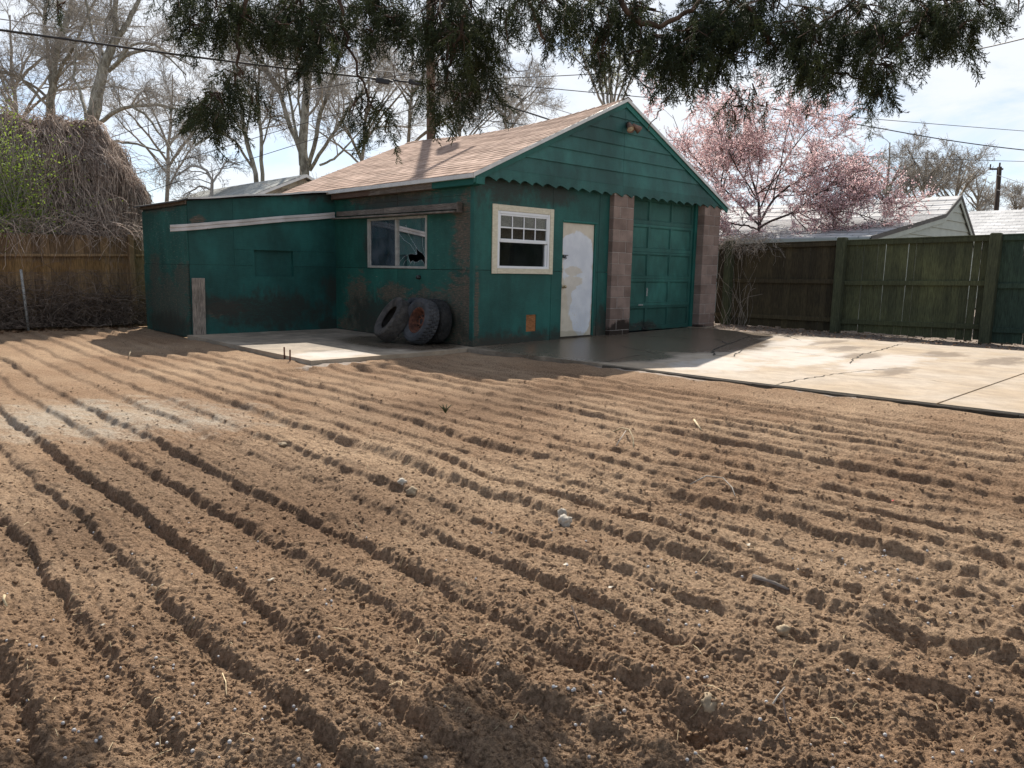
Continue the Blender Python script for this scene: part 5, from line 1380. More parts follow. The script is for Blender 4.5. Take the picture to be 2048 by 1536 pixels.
tree('sycamore_tree', 'big leaning bare sycamore with pale mottled trunk rising behind the vine mound', 'tree', 36, T2, 31, SYC(1.0), 'bark_syc', 'twig_syc')
T1 = [[(96, 300, 10, 0), (98, 236, 8.5, 0), (103, 190, 7.5, 0), (105, 165, 7, 0), (109, 140, 5, 0), (115, 100, 5, 0), (126, 65, 4.6, 0), (138, 22, 4, 0), (147, -20, 3, 0)],
      [(104, 172, 5, 0), (100, 130, 4.5, .4), (96, 108, 4, .7), (91, 70, 4, 1), (88, 35, 3.5, 1.2), (99, -10, 3, 1.5)], [(109, 168, 4, 0), (122, 134, 3.6, -.5), (140, 106, 3, -.8), (156, 78, 2.6, -1), (172, 36, 2.2, -1.2), (190, 0, 1.6, -1.5)],
      [(118, 248, 2.6, 0), (96, 212, 2.8, -.5), (62, 176, 2.6, -1), (30, 150, 2.4, -1.5), (-10, 142, 2, -2)], [(88, 38, 2.2, 1.2), (72, 14, 1.8, 1.6), (48, -6, 1.6, 2)], [(84, 30, 2, 1.2), (64, 26, 1.6, 1), (40, 38, 1, .8)], [(40, 246, 3, 1), (20, 224, 2.6, 1.2), (-6, 206, 2.4, 1.5)]]
tree('sycamore_tree', 'bare three-stemmed sycamore at far left behind the vine mound', 'tree', 40, T1, 32, SYC(.85), 'bark_syc', 'twig_syc')
T3 = [[(608, 400, 10.5, 0), (608, 340, 9.5, 0), (605, 290, 9, 0), (606, 250, 8.5, 0), (611, 190, 7.5, 0), (617, 150, 6, 0), (625, 100, 5, 0), (630, 40, 4, 0), (636, -20, 3, 0)],
      [(603, 330, 5, 0), (596, 290, 5, .5), (573, 230, 4.5, 1), (558, 172, 4, 1.4), (519, 121, 3.2, 2), (484, 82, 2.4, 2.5), (450, 40, 1.6, 3)], [(616, 335, 4.5, 0), (626, 300, 4.2, -.6), (640, 234, 4, -1), (660, 168, 3.4, -1.4), (681, 105, 2.8, -1.8), (700, 40, 2, -2)],
      [(620, 340, 3.8, 0), (640, 305, 3.4, -.8), (664, 272, 3, -1.2), (692, 228, 2.6, -1.8), (716, 194, 2.2, -2.2), (770, 110, 1.4, -3)], [(600, 300, 3, 0), (580, 200, 2.6, .8), (566, 110, 2.2, 1.4), (556, 30, 1.6, 2)], [(560, 175, 2.2, 1.4), (556, 130, 2, 1), (560, 80, 1.6, .6), (572, 30, 1, .4)],
      [(640, 330, 2.4, -1), (668, 318, 2.2, -1.4), (690, 296, 1.8, -1.8), (720, 262, 1.4, -2)], [(606, 255, 2.4, 0), (596, 200, 2.2, .4), (597, 140, 2, .6), (590, 60, 1.4, .8)]]
tree('sycamore_tree', 'tall upright many-stemmed bare tree above the small grey roofed house', 'tree', 38, T3, 33, SYC(1.0), 'bark_syc', 'twig_syc')
T4 = [[(514, 400, 5, 0), (511, 345, 4.6, 0), (491, 272, 4.2, 0), (484, 222, 3.8, 0), (476, 175, 3, 0), (462, 110, 2.2, 0), (455, 60, 1.5, 0)], [(505, 335, 2.6, 0), (470, 280, 2.4, -.5), (430, 262, 2, -1), (390, 290, 1.3, -1.5)], [(492, 275, 2.2, 0), (500, 220, 2, .5), (506, 160, 1.6, 1), (520, 100, 1.2, 1.3)]]
tree('bare_tree', 'slim leaning bare tree left of the small grey roofed house', 'tree', 37, T4, 34, SYC(.3), 'bark_syc', 'twig_syc')
T5 = [[(528, 400, 4, 0), (525, 345, 3.8, 0), (519, 242, 3.2, 0), (515, 190, 2.6, 0), (520, 130, 2, 0), (525, 60, 1.4, 0)], [(523, 300, 1.8, 0), (540, 240, 1.6, .4), (548, 180, 1.2, .6)], [(519, 240, 1.6, 0), (505, 200, 1.4, .4), (498, 150, 1, .6)]]
tree('bare_tree', 'thin straight bare tree close beside the slim leaning one', 'tree', 39, T5, 35, SYC(.22), 'bark_syc', 'twig_syc')
T6 = [[(420, 420, 3.5, 0), (425, 362, 3, 0), (412, 338, 2.6, 0), (385, 330, 2.2, 0), (352, 352, 1.6, 0)], [(425, 365, 2.2, 0), (440, 345, 2, .5), (452, 322, 1.8, .8), (480, 330, 1.4, 1)], [(425, 380, 2, 0), (400, 372, 1.8, .5), (365, 392, 1.2, .8)]]
tree('bare_tree', 'low arching bare branches seen over the lean-to roof', 'tree', 33, T6, 36, [(20, 8, .7, (.4, 1), .2, .0, 4, .8), (160, 7, .6, (.4, 1.1), .22, 0, 3, .4), (700, 5, .6, (.4, 1.2), .25, 0, 3, .25)], 'twig_syc', 'twig_syc')
BR = lambda m: [(int(34 * m), 9, .65, (.25, .8), .12, .05, 4, 1.4), (int(340 * m), 8, .6, (.3, .9), .14, .04, 3, .8), (int(1600 * m), 6, .6, (.3, 1.0), .17, .02, 3, .5), (int(2600 * m), 5, .65, (.3, 1.0), .2, .0, 3, .35)]
def gen_limbs(g, u0, v0, u1, v1, n, w):
    L = [[(u0, v0, w, 0), ((u0 * 2 + u1) / 3, v0 * .67 + v1 * .33, w * .85, 0), ((u0 + u1 * 2) / 3 + g.uniform(-5, 5), v0 * .33 + v1 * .67, w * .6, 0), (u1, v1, w * .25, 0)]]
    for i in range(n):
        f = g.uniform(.15, .6); su = u0 + (u1 - u0) * f; sv = v0 + (v1 - v0) * f; s_ = (-1) ** i * g.uniform(.3, 1.0) * abs(v1 - v0) * .45; hh = (v1 - v0) * g.uniform(.25, .55)
        L.append([(su, sv, w * .6, 0), (su + s_ * .35, sv + hh * .4, w * .5, g.uniform(-1, 1)), (su + s_ * .75, sv + hh * .75, w * .35, g.uniform(-2, 2)), (su + s_, sv + hh, w * .18, g.uniform(-3, 3))])
    return L
g4 = np.random.default_rng(77)
for i, (u0, v0, u1, v1, w, dep, m, lab) in enumerate(((720, 380, 742, 90, 4, 44, .9, 'bare tree left of the utility pole with many fine twigs'), (815, 360, 828, 60, 4, 47, 1.0, 'bare tree directly left of the brown utility pole'), (925, 330, 905, 130, 3.5, 42, .9, 'shrubby bare tree just right of the brown utility pole'),
                                                     (1010, 330, 1015, 150, 3, 45, .8, 'thin twiggy bare tree over the middle of the tan roof'), (40, 330, 20, 30, 5, 46, .9, 'dense twiggy bare tree at the far left edge'), (330, 430, 345, 150, 4, 50, .9, 'distant bare tree above the end of the lean-to'))):
    tree('bare_tree', lab, 'tree', dep, gen_limbs(g4, u0, v0, u1, v1, 7, w), 50 + i, BR(m), 'bark_grey', 'twig_syc')
# budding tree straight behind the ridge
BL = [[(1222, 300, 5, 0), (1223, 215, 4, 0), (1220, 150, 3, 0), (1216, 60, 1.6, 0)]] + [[(1222, 250, 2.6, 0), (1222 + s_ * .4, 190, 2.2, dd), (1222 + s_ * .8, 130, 1.8, dd), (1222 + s_ * 1.1, 60, 1.0, dd)] for s_, dd in ((-18, 1), (22, -1), (-42, 2), (45, -2), (-64, -1), (66, 1))]
bt, kp = tree('budding_tree', 'slender tree with pale green buds behind the gable peak', 'tree', 36, BL, 61, [(40, 8, .45, (.15, .5), .08, .07, 4, 1.0), (240, 6, .5, (.2, .7), .1, .05, 3, .5), (700, 5, .5, (.2, .8), .12, .03, 3, .3)], 'bark_grey', 'twig_syc')
pts = np.concatenate([kp[2][0][:, 2:].reshape(-1, 3), kp[1][0][:, 3:].reshape(-1, 3)]); leaves(np.random.default_rng(4), pts, .06, 'bud', 'buds', bt, .04)
# far trees on the right, one row beyond the houses
for i, (u0, u1, v1, w, dep, m, lab) in enumerate(((1772, 1780, 285, 4, 62, .8, 'rounded bare tree right behind the blossoming tree'), (1840, 1856, 300, 4, 64, .8, 'middle one of the distant bare trees above the pale house'), (1905, 1925, 318, 3.6, 66, .7, 'distant bare tree left of the far utility pole'), (1960, 1952, 350, 3, 70, .5, 'small distant bare tree behind the far utility pole'), (2035, 2030, 385, 2.5, 75, .4, 'low distant bare tree at the far right edge'))):
    tree('bare_tree', lab, 'tree', dep, gen_limbs(g4, u0, 455, u1, v1, 9, w), 70 + i, BR(m), 'bark_grey', 'twig_syc')
# pink blossoming plum
PL = [[(1512, 520, 3.81, 0), (1518, 470, 3.54, 0), (1520, 440, 3.26, 0), (1516, 400, 2.45, 0), (1500, 340, 1.85, .3), (1492, 280, 1.20, .5), (1488, 225, 0.66, .6)],
      [(1520, 445, 2.72, 0), (1545, 400, 2.39, -.3), (1580, 370, 1.96, -.6), (1620, 350, 1.52, -.8), (1670, 335, 1.09, -1), (1730, 320, 0.60, -1.2)], [(1519, 455, 2.72, 0), (1545, 440, 2.39, -.5), (1590, 425, 1.85, -1), (1640, 420, 1.42, -1.3), (1700, 425, 0.98, -1.6), (1775, 445, 0.54, -2)],
      [(1518, 450, 2.18, 0), (1480, 410, 1.85, .3), (1440, 370, 1.52, .5), (1400, 330, 1.20, .8), (1365, 280, 0.82, 1), (1345, 230, 0.49, 1.2)], [(1519, 420, 1.85, 0), (1550, 350, 1.52, .5), (1590, 290, 1.20, .8), (1625, 245, 0.87, 1), (1660, 205, 0.49, 1.2)], [(1516, 400, 1.63, 0), (1470, 330, 1.30, -.5), (1440, 270, 0.98, -.8), (1425, 215, 0.54, -1)],
      [(1519, 460, 1.85, 0), (1490, 450, 1.63, -.6), (1455, 448, 1.20, -1), (1415, 440, 0.66, -1.2)], [(1545, 402, 1.42, 0), (1560, 340, 1.20, -.6), (1570, 280, 0.93, -1), (1585, 220, 0.49, -1.2)], [(1590, 426, 1.30, -1), (1625, 390, 1.09, -1.4), (1680, 370, 0.82, -1.8), (1740, 380, 0.49, -2)]]
plum, kp = tree('plum_tree', 'pink blossoming plum tree behind the fence right of the garage', 'tree', 20, PL, 81, [(130, 9, .62, (.5, 1.3), .15, -.005, 4, .7), (1400, 8, .62, (.4, 1.2), .15, .015, 3, .45), (5600, 6, .6, (.35, 1.1), .15, .05, 3, .28)], 'bark_dark', 'bark_dark', tmin_r=.008)
g5 = np.random.default_rng(6)
def along(C_, n, tmin):
    B, k, _ = C_.shape; pi = g5.integers(0, B, n); t_ = g5.uniform(tmin, 1, n) * (k - 1); i0 = np.minimum(t_.astype(int), k - 2); f = (t_ - i0)[:, None]; return C_[pi, i0] * (1 - f) + C_[pi, i0 + 1] * f
pts = np.concatenate([along(kp[2][0], 80000, .05), along(kp[1][0], 14000, .25), along(kp[0][0], 1600, .6)])
leaves(g5, pts, .023, 'blossom', 'blossoms', plum, .016, .8)

# ------------------------------------------------------------------ neighbouring houses (all share the garage's axes)
def gable_house(name, lab, xc, hw, y0, y1, ze, zr, wallm, roofm, over=.25, left_ext=None):
    t_ = thing(name, (xc, (y0 + y1) / 2, -.2), lab, 'house')
    sl_ = (zr - ze) / hw
    b = MB(); zb = -.25
    z = zb; kk = 0
    # lap siding on the gable wall facing us, plain on the others
    b.box(xc - hw + .15, xc - hw + .25, y0 + .05, y1 - .05, zb, ze - .12); b.box(xc + hw - .25, xc + hw - .15, y0 + .05, y1 - .05, zb, ze - .12)
    b.prism([(xc - hw + .15, y1 - .05, zb), (xc + hw - .15, y1 - .05, zb), (xc + hw - .15, y1 - .05, ze - .1), (xc, y1 - .05, zr - .12), (xc - hw + .15, y1 - .05, ze - .1)], (0, .05, 0))
    b.prism([(xc - hw + .15, y0 + .05, zb), (xc + hw - .15, y0 + .05, zb), (xc + hw - .15, y0 + .05, ze - .1), (xc, y0 + .05, zr - .12), (xc - hw + .15, y0 + .05, ze - .1)], (0, .05, 0))
    c_ = .26; z = zb
    while z < zr - .3:
        z1 = min(z + c_, zr - .14)
        def half(zz): return hw - .16 if zz < ze - .12 else max(.02, (zr - .14 - zz) / sl_)
        h0, h1 = min(hw - .16, half(z)), min(hw - .16, half(z1))
        b.add([(xc - h0, y0 + .022, z), (xc + h0, y0 + .022, z), (xc + h1, y0 + .042, z1), (xc - h1, y0 + .042, z1), (xc - h0, y0 + .05, z), (xc + h0, y0 + .05, z)], [(0, 1, 2, 3), (4, 5, 1, 0)]); z = z1
    b.build('wall', M[wallm], t_)
    b = MB(); n = 12
    for sg in (-1, 1):
        for i in range(n):
            f0, f1 = i / n, (i + 1.15) / n; f1 = min(f1, 1)
            def pt_(f, dz): return xc + sg * (hw + over) * (1 - f), ze - sl_ * over + (zr - ze + sl_ * over) * f + dz
            (xa, za), (xb_, zb2) = pt_(f0, .02), pt_(f1, .006)
            b.add([(xa, y0 - .25, za), (xb_, y0 - .25, zb2), (xb_, y1 + .2, zb2), (xa, y1 + .2, za), (xa, y0 - .25, za - .03), (xa, y1 + .2, za - .03)], [(0, 1, 2, 3), (0, 3, 5, 4)])
        (xa, za), (xb_, zb2) = (xc + sg * (hw + over), ze - sl_ * over), (xc, zr)
        b.prism([(xa, y0 - .24, za - .005), (xb_, y0 - .24, zb2 - .005), (xb_, y0 - .24, zb2 - .07), (xa, y0 - .24, za - .07)], (0, y1 - y0 + .4, 0))
    b.build('roof', M[roofm], t_)
    b = MB()
    for sg in (-1, 1):
        (xa, za), (xb_, zb2) = (xc + sg * (hw + over + .02), ze - sl_ * (over + .02)), (xc, zr)
        b.prism([(xa, y0 - .275, za - .0), (xb_, y0 - .275, zb2 - .0), (xb_, y0 - .275, zb2 - .11), (xa, y0 - .275, za - .11)], (0, .03, 0))
        pass
    return t_, b
h1, b = gable_house('house', 'small cream house with grey green shingle roof behind the tan roof', 7.5, 1.95, 19.5, 30, 3.95, 4.80, 'siding_cream', 'roof_grey')
b.build('barge_board', M['white_paint'], h1)
b = MB(); b.box(7.9, 8.5, 19.49, 19.53, 4.0, 4.22); b.build('vent', M['dark_metal'], h1)
# old vine creeping over its gable
B_ = Bulk(); n = 160; st = np.stack([g3.uniform(6.0, 9.2, n), g3.uniform(19.3, 19.48, n), g3.uniform(3.2, 4.3, n)], 1); P, Q_ = strands(g3, st, np.stack([g3.normal(0, .8, n), g3.normal(0, .05, n), g3.normal(.3, .4, n)], 1), n, g3.uniform(.4, 1.3, n), 9, .25, .02, .006, .014); P[:, :, 1] = np.clip(P[:, :, 1], 19.2, 19.48)
B_.tubes(P, Q_, 3); tg_ = thing('creeper', (7.5, 19.4, 0), 'bare creeper stems over the gable of the small cream house', 'vine'); B_.build('stems', M['vine'], tg_)

# pale house over the right fence: steep gable with a lower roof carried out to the left
h2 = thing('house', (14.5, 2, -.2), 'grey green sided house with pale shingle roof over the right fence', 'house')
ya = -2.0; yb_ = 13.0
prof_roof = [(9.7, 2.06), (14.32, 2.83), (15.41, 3.40), (18.6, 1.2)]
b = MB()
for (x0, z0), (x1, z1) in zip(prof_roof[:-1], prof_roof[1:]):
    L_ = math.hypot(x1 - x0, z1 - z0); n = max(3, int(L_ / .28))
    for i in range(n):
        f0, f1 = i / n, min(1, (i + 1.15) / n)
        if x0 == 15.41: f0, f1 = 1 - i / n, max(0, 1 - (i + 1.15) / n)
        xa, za, xb_, zb2 = x0 + (x1 - x0) * f0, z0 + (z1 - z0) * f0 + .022, x0 + (x1 - x0) * f1, z0 + (z1 - z0) * f1 + .004
        b.add([(xa, ya - .02, za), (xb_, ya - .02, zb2), (xb_, yb_, zb2), (xa, yb_, za), (xa, ya - .02, za - .035), (xa, yb_, za - .035)], [(0, 1, 2, 3), (0, 3, 5, 4)])
b.build('roof', M['roof_white'], h2)
b = MB(); z = .6
def span(z):
    zr_ = z + .13
    l = 9.95 if zr_ < 2.06 else (np.interp(zr_, [2.06, 2.83, 3.40], [9.7, 14.32, 15.41])); r = np.interp(-zr_, [-3.40, -1.2], [15.41, 18.6]); return float(l), float(r)
while z < 3.22:
    z1 = min(z + .235, 3.25); (l0, r0), (l1, r1) = span(z), span(z1)
    b.add([(l0, ya + .02, z), (r0, ya + .02, z), (max(r1, l1 + .02), ya + .045, z1), (l1, ya + .045, z1), (l0, ya + .055, z), (r0, ya + .055, z)], [(0, 1, 2, 3), (4, 5, 1, 0)]); z = z1
b.prism([(9.95, ya + .21, -.2), (18.4, ya + .21, -.2), (18.4, ya + .21, 1.2), (15.41, ya + .21, 3.26), (14.32, ya + .21, 2.7), (9.95, ya + .21, 1.98)], (0, .05, 0))
b.box(9.95, 10.05, ya + .27, yb_, -.2, 1.95); b.box(18.3, 18.4, ya + .27, yb_, -.2, 1.2)
b.build('wall', M['siding_grey'], h2)
b = MB()
for (x0, z0), (x1, z1) in zip(prof_roof[:-1], prof_roof[1:]): b.prism([(x0, ya - .045, z0 + .025), (x1, ya - .045, z1 + .025), (x1, ya - .045, z1 - .075), (x0, ya - .045, z0 - .075)], (0, .022, 0))
b.build('roof_trim', M['roof_edge'], h2)
b = MB()
for (x0, z0), (x1, z1) in zip(prof_roof[:-1], prof_roof[1:]): b.prism([(x0, ya - .03, z0 - .078), (x1, ya - .03, z1 - .078), (x1, ya - .03, z1 - .19), (x0, ya - .03, z0 - .19)], (0, .022, 0))
b.box(9.66, 9.72, ya, yb_, 1.93, 2.05); b.build('barge_board', M['siding_grey'], h2)
# farther pale roof
h3c = at(2030, 460, 38)
h3, b = gable_house('house', 'white shingled roof at the far right edge beyond the grey green house', float(h3c[0]) + 2.5, 5.2, -6.0, 4.6, 2.7, 4.85, 'siding_cream', 'roof_white')
b.build('barge_board', M['white_paint'], h3)
# the home across the yard, mirrored in the garage window: sunlit siding over a dark fence
hm = thing('house', (21, -23, 0), 'pale sided house with white framed windows mirrored in the garage window', 'house')
b = MB(); z = 0
while z < 3.3: b.add([(9, -20.0, z), (33, -20.0, z), (33, -20.03, z + .2), (9, -20.03, z + .2)], [(0, 3, 2, 1)]); z += .2
b.box(9, 33, -26, -20.035, 0, 3.3); b.build('wall', M['siding_cream'], hm)
b = MB(); b.prism([(8.6, -19.5, 3.25), (8.6, -26.5, 3.25), (8.6, -23, 5.2)], (24.8, 0, 0)); b.build('roof', M['roof_grey'], hm)
for x in (14.5, 18.0, 20.2, 23.5):
    b = MB(); b.box(x, x + 1.3, -19.99, -19.93, 1.35, 2.75); w_ = b.build('window', M['white_paint'], hm)
    b = MB(); b.box(x + .1, x + .62, -19.925, -19.91, 1.45, 2.65); b.box(x + .68, x + 1.2, -19.925, -19.91, 1.45, 2.65); b.build('pane', M['dark_glass'], w_)

# ------------------------------------------------------------------ poles and wires
PP = np.array([6.2, 9.3])
up1 = thing('utility_pole', (PP[0], PP[1], -.3), 'tall brown wooden utility pole rising behind the garage ridge', 'utility pole')
b = MB(); b.tube([(PP[0], PP[1], -.3), (PP[0] - .02, PP[1], 4), (PP[0] - .06, PP[1], 8.5), (PP[0] - .1, PP[1], 13)], [.145, .13, .118, .105], 14); b.build('shaft', M['pole'], up1, True)
b = MB(); b.beam((PP[0] - 1.15, PP[1] - .22, 12.2), (PP[0] + 1.05, PP[1] - .1, 12.2), .1, .12, bev=.008); b.build('crossarm', M['pole'], up1)
b = MB(); b.lathe([(0, 0), (.22, .0), (.23, .05), (.23, .75), (.2, .82), (0, .84)], (PP[0] + .28, PP[1] - .3, 10.2), (0, 0, 1), 20); b.build('transformer', M['steel'], up1, True)
p2 = at(1994, 470, 45); p2t = at(1999, 334, 45)
up2 = thing('utility_pole', (p2[0], p2[1], -.3), 'distant dark utility pole at the far right above the white roof', 'utility pole')
b = MB(); b.tube([(p2[0], p2[1], -.3), tuple(p2t)], [.17, .13], 10); b.build('shaft', M['pole_far'], up2, True)
b = MB(); e = R2 * .55; b.beam(tuple(p2t - e + np.array([0, 0, -.12])), tuple(p2t + e * .4 + np.array([0, 0, -.12])), .09, .1); b.tube([tuple(p2t + np.array([0, 0, 0])), tuple(p2t + np.array([0, 0, .25]))], .05, 6); b.tube([tuple(p2t - e + np.array([0, 0, -.1])), tuple(p2t - e + np.array([0, 0, .16]))], .04, 6); b.build('crossarm', M['pole_far'], up2)
def wire(L, r, m, lab, name='overhead_wire', group='overhead wires'):
    P = np.array([at(u, v, d) for u, v, d in L]); n = 60; s_ = np.linspace(0, len(L) - 1, n); Q = np.zeros((n, 3))
    for i, q in enumerate(s_):   # Catmull-Rom
        k = min(int(q), len(L) - 2); t_ = q - k; p0, p1, p2_, p3 = P[max(0, k - 1)], P[k], P[k + 1], P[min(len(L) - 1, k + 2)]
        Q[i] = .5 * (2 * p1 + (p2_ - p0) * t_ + (2 * p0 - 5 * p1 + 4 * p2_ - p3) * t_ ** 2 + (3 * p1 - p0 - 3 * p2_ + p3) * t_ ** 3)
    b = MB(); b.tube(Q, r, 6); return tag(b.build(name, M[m], None, True), lab, 'wire', group)
wire([(-260, 26, 15), (0, 60, 16.5), (430, 119, 19), (760, 158, 21), (868, 168, 21.8)], .028, 'cable', 'thick black cable crossing from the left edge to the brown utility pole')
wire([(868, 168, 21.8), (905, 180, 22.3), (1000, 208, 24), (1095, 238, 26), (1180, 268, 28)], .026, 'cable', 'thick black cable running from the brown pole down behind the tan roof')
wire([(-260, 8, 15), (0, 38, 16.5), (300, 85, 18.5), (620, 127, 20.5), (868, 152, 21.8)], .012, 'cable_grey', 'thin grey wire just above the thick black cable at left')
wire([(868, 150, 21.8), (1000, 156, 22), (1240, 144, 22), (1420, 122, 22), (1560, 98, 22)], .012, 'cable', 'wire from the brown pole sagging right into the evergreen twigs')
wire([(1330, 196, 24), (1476, 182, 22), (1588, 166, 20), (1895, 110, 16), (2048, 77, 14), (2300, 10, 11)], .012, 'cable', 'wire rising to the top right corner behind the evergreen twigs')
wire([(868, 158, 21.8), (1000, 168, 22.5), (1240, 190, 25), (1476, 212, 28), (1700, 234, 31), (2048, 262, 36), (2200, 272, 38)], .013, 'cable', 'straight upper wire crossing the sky above the blossoming tree')
wire([(1200, 128, 24), (1430, 183, 24), (1560, 220, 24), (1750, 255, 24), (1900, 281, 24), (2048, 300, 24), (2250, 318, 24)], .016, 'cable', 'thicker drooping wire above the far bare trees at right')
wire([(868, 230, 22), (1100, 255, 25), (1290, 275, 28), (1500, 297, 32), (1720, 312, 36), (2048, 323, 42), (2200, 326, 44)], .014, 'cable', 'lowest wire passing through the blossoming tree at right')
wire([(900, 158, 22), (984, 181, 23), (1131, 224, 26), (1200, 246, 28)], .011, 'cable_grey', 'thin grey wire dropping behind the ridge beside the thick cable')
wire([(120, 318, 26), (260, 262, 25), (480, 206, 24), (690, 168, 22.6), (866, 140, 21.8)], .011, 'cable', 'thin wire rising from the vine mound towards the brown pole')
wire([(180, 372, 26), (300, 340, 25), (480, 285, 24), (660, 232, 23), (866, 178, 21.8)], .010, 'cable', 'thin wire above the lean-to rising towards the brown pole')
wire([(230, 408, 26), (330, 372, 25), (520, 312, 24), (680, 262, 23), (866, 205, 21.8)], .010, 'cable', 'lowest thin wire above the lean-to roof at left')
wire([(1994, 350, 45), (2060, 372, 40), (2200, 420, 34)], .014, 'cable', 'short wire falling right from the distant pole')
wire([(1994, 380, 45), (2060, 398, 40), (2200, 436, 34)], .014, 'cable', 'lower short wire falling right from the distant pole')
sp = at(765, 160, 20.9); b = MB(); dv_ = at(783, 163, 21.0) - at(750, 158, 20.9)
b.beam(tuple(sp - dv_ * .42 - np.array([0, 0, .03])), tuple(sp + dv_ * .42 - np.array([0, 0, .03])), .09, .14, bev=.02); b.tube([tuple(sp - dv_ * .62), tuple(sp + dv_ * .62)], .035, 8)
tag(b.build('splice_case', M['cable']), 'black splice case hanging on the thick cable left of the pole', 'splice case')
sp = at(832, 163, 21.5); b = MB(); dv_ = at(850, 166, 21.6) - at(815, 161, 21.4)
b.beam(tuple(sp - dv_ * .42 - np.array([0, 0, .03])), tuple(sp + dv_ * .42 - np.array([0, 0, .03])), .09, .14, bev=.02)
tag(b.build('splice_case', M['cable']), 'black splice case on the thick cable close to the pole', 'splice case')
# ------------------------------------------------------------------ juniper hanging over the camera
jt = thing('juniper_tree', (-5.6, -11.6, -.1), 'dark juniper whose drooping boughs hang into the top of the view', 'tree')
g6 = np.random.default_rng(99)
DJ = 3.58
CL = [  # u, v, half-width, half-height, density, depth offset
    (425, 25, 75, 45, 1.2, .1), (390, 75, 38, 30, .8, 0), (470, 55, 60, 40, 1.0, .1), (350, 20, 40, 35, .6, 0),
    (425, 228, 52, 48, 1.1, -.12), (400, 240, 38, 25, .9, -.12), (478, 172, 34, 26, 1.0, 0), (508, 215, 20, 26, .6, 0), (455, 190, 30, 26, .9, 0),
    (590, 40, 80, 55, 1.2, .1), (640, 85, 50, 45, 1.1, 0), (605, 125, 22, 45, 1.0, 0), (595, 165, 18, 22, .7, 0), (660, 30, 50, 40, .8, .2), (560, 70, 30, 30, .7, 0),
    (740, 45, 60, 50, .8, .1), (745, 95, 26, 36, .8, 0), (790, 80, 24, 50, .7, 0), (765, 20, 60, 35, .9, .2),
    (718, 236, 20, 46, .9, -.1), (752, 262, 22, 46, .85, -.1), (738, 215, 26, 22, .7, -.1), (775, 270, 14, 34, .5, -.1),
    (880, 50, 80, 55, 1.0, .1), (905, 110, 45, 55, 1.0, 0), (955, 95, 40, 60, 1.0, .35), (968, 160, 22, 26, .8, .45), (850, 90, 28, 46, .7, 0), (930, 40, 60, 50, .9, .2),
    (870, 205, 34, 40, .8, .2), (905, 215, 34, 40, .9, .30), (950, 205, 38, 24, .95, .40), (905, 262, 13, 30, .6, .4), (975, 212, 14, 16, .5, .45),
    (960, 165, 34, 34, 1.3, .42), (945, 100, 40, 55, 1.2, .42), (1000, 60, 30, 50, .8, .45), (1075, 40, 60, 45, .9, .42), (1098, 95, 18, 34, .9, .42), (1120, 40, 50, 50, .8, .1), (1040, 20, 40, 35, .6, 0),
    (1200, 35, 80, 45, 1.1, .1), (1215, 90, 45, 45, 1.0, 0), (1208, 130, 24, 26, .7, 0), (1280, 60, 60, 50, 1.0, .1), (1275, 135, 36, 36, .7, 0), (1320, 110, 36, 44, .8, 0),
    (1395, 105, 70, 55, 1.35, 0), (1380, 140, 55, 36, 1.2, 0), (1345, 170, 24, 26, .8, 0), (1440, 80, 50, 50, 1.3, .1), (1470, 35, 70, 45, 1.2, .1), (1400, 40, 50, 40, 1.0, .2),
    (1550, 30, 80, 40, 1.0, .1), (1500, 70, 40, 40, .9, 0),
    (1625, 100, 65, 55, 1.2, 0), (1655, 145, 55, 36, 1.1, 0), (1604, 175, 18, 30, .7, 0), (1570, 100, 40, 40, .8, 0), (1620, 50, 50, 40, .9, .1),
    (1740, 110, 65, 55, 1.15, 0), (1770, 165, 40, 40, .9, 0), (1758, 210, 20, 34, .8, 0), (1735, 190, 20, 30, .6, 0), (1720, 50, 70, 45, 1.2, .1),
    (1850, 70, 75, 50, 1.1, 0), (1900, 40, 60, 45, 1.1, .1), (1930, 75, 36, 36, .8, 0), (1955, 25, 45, 35, .8, 0), (2035, 25, 22, 26, .5, 0), (1830, 20, 80, 30, 1.1, .2),
    (1462, 205, 13, 34, .55, 0), (1510, 202, 18, 14, .5, 0), (1468, 255, 15, 16, .5, 0), (1530, 225, 18, 14, .4, 0), (1455, 170, 12, 20, .4, 0), (1480, 235, 12, 24, .4, 0),
    (116, 34, 12, 26, .5, 0), (110, 5, 16, 16, .5, 0), (1300, -5, 700, 12, .2, .2), (650, -8, 330, 10, .15, .2), (1300, -40, 800, 22, .2, .3), (650, -45, 400, 22, .2, .3)]
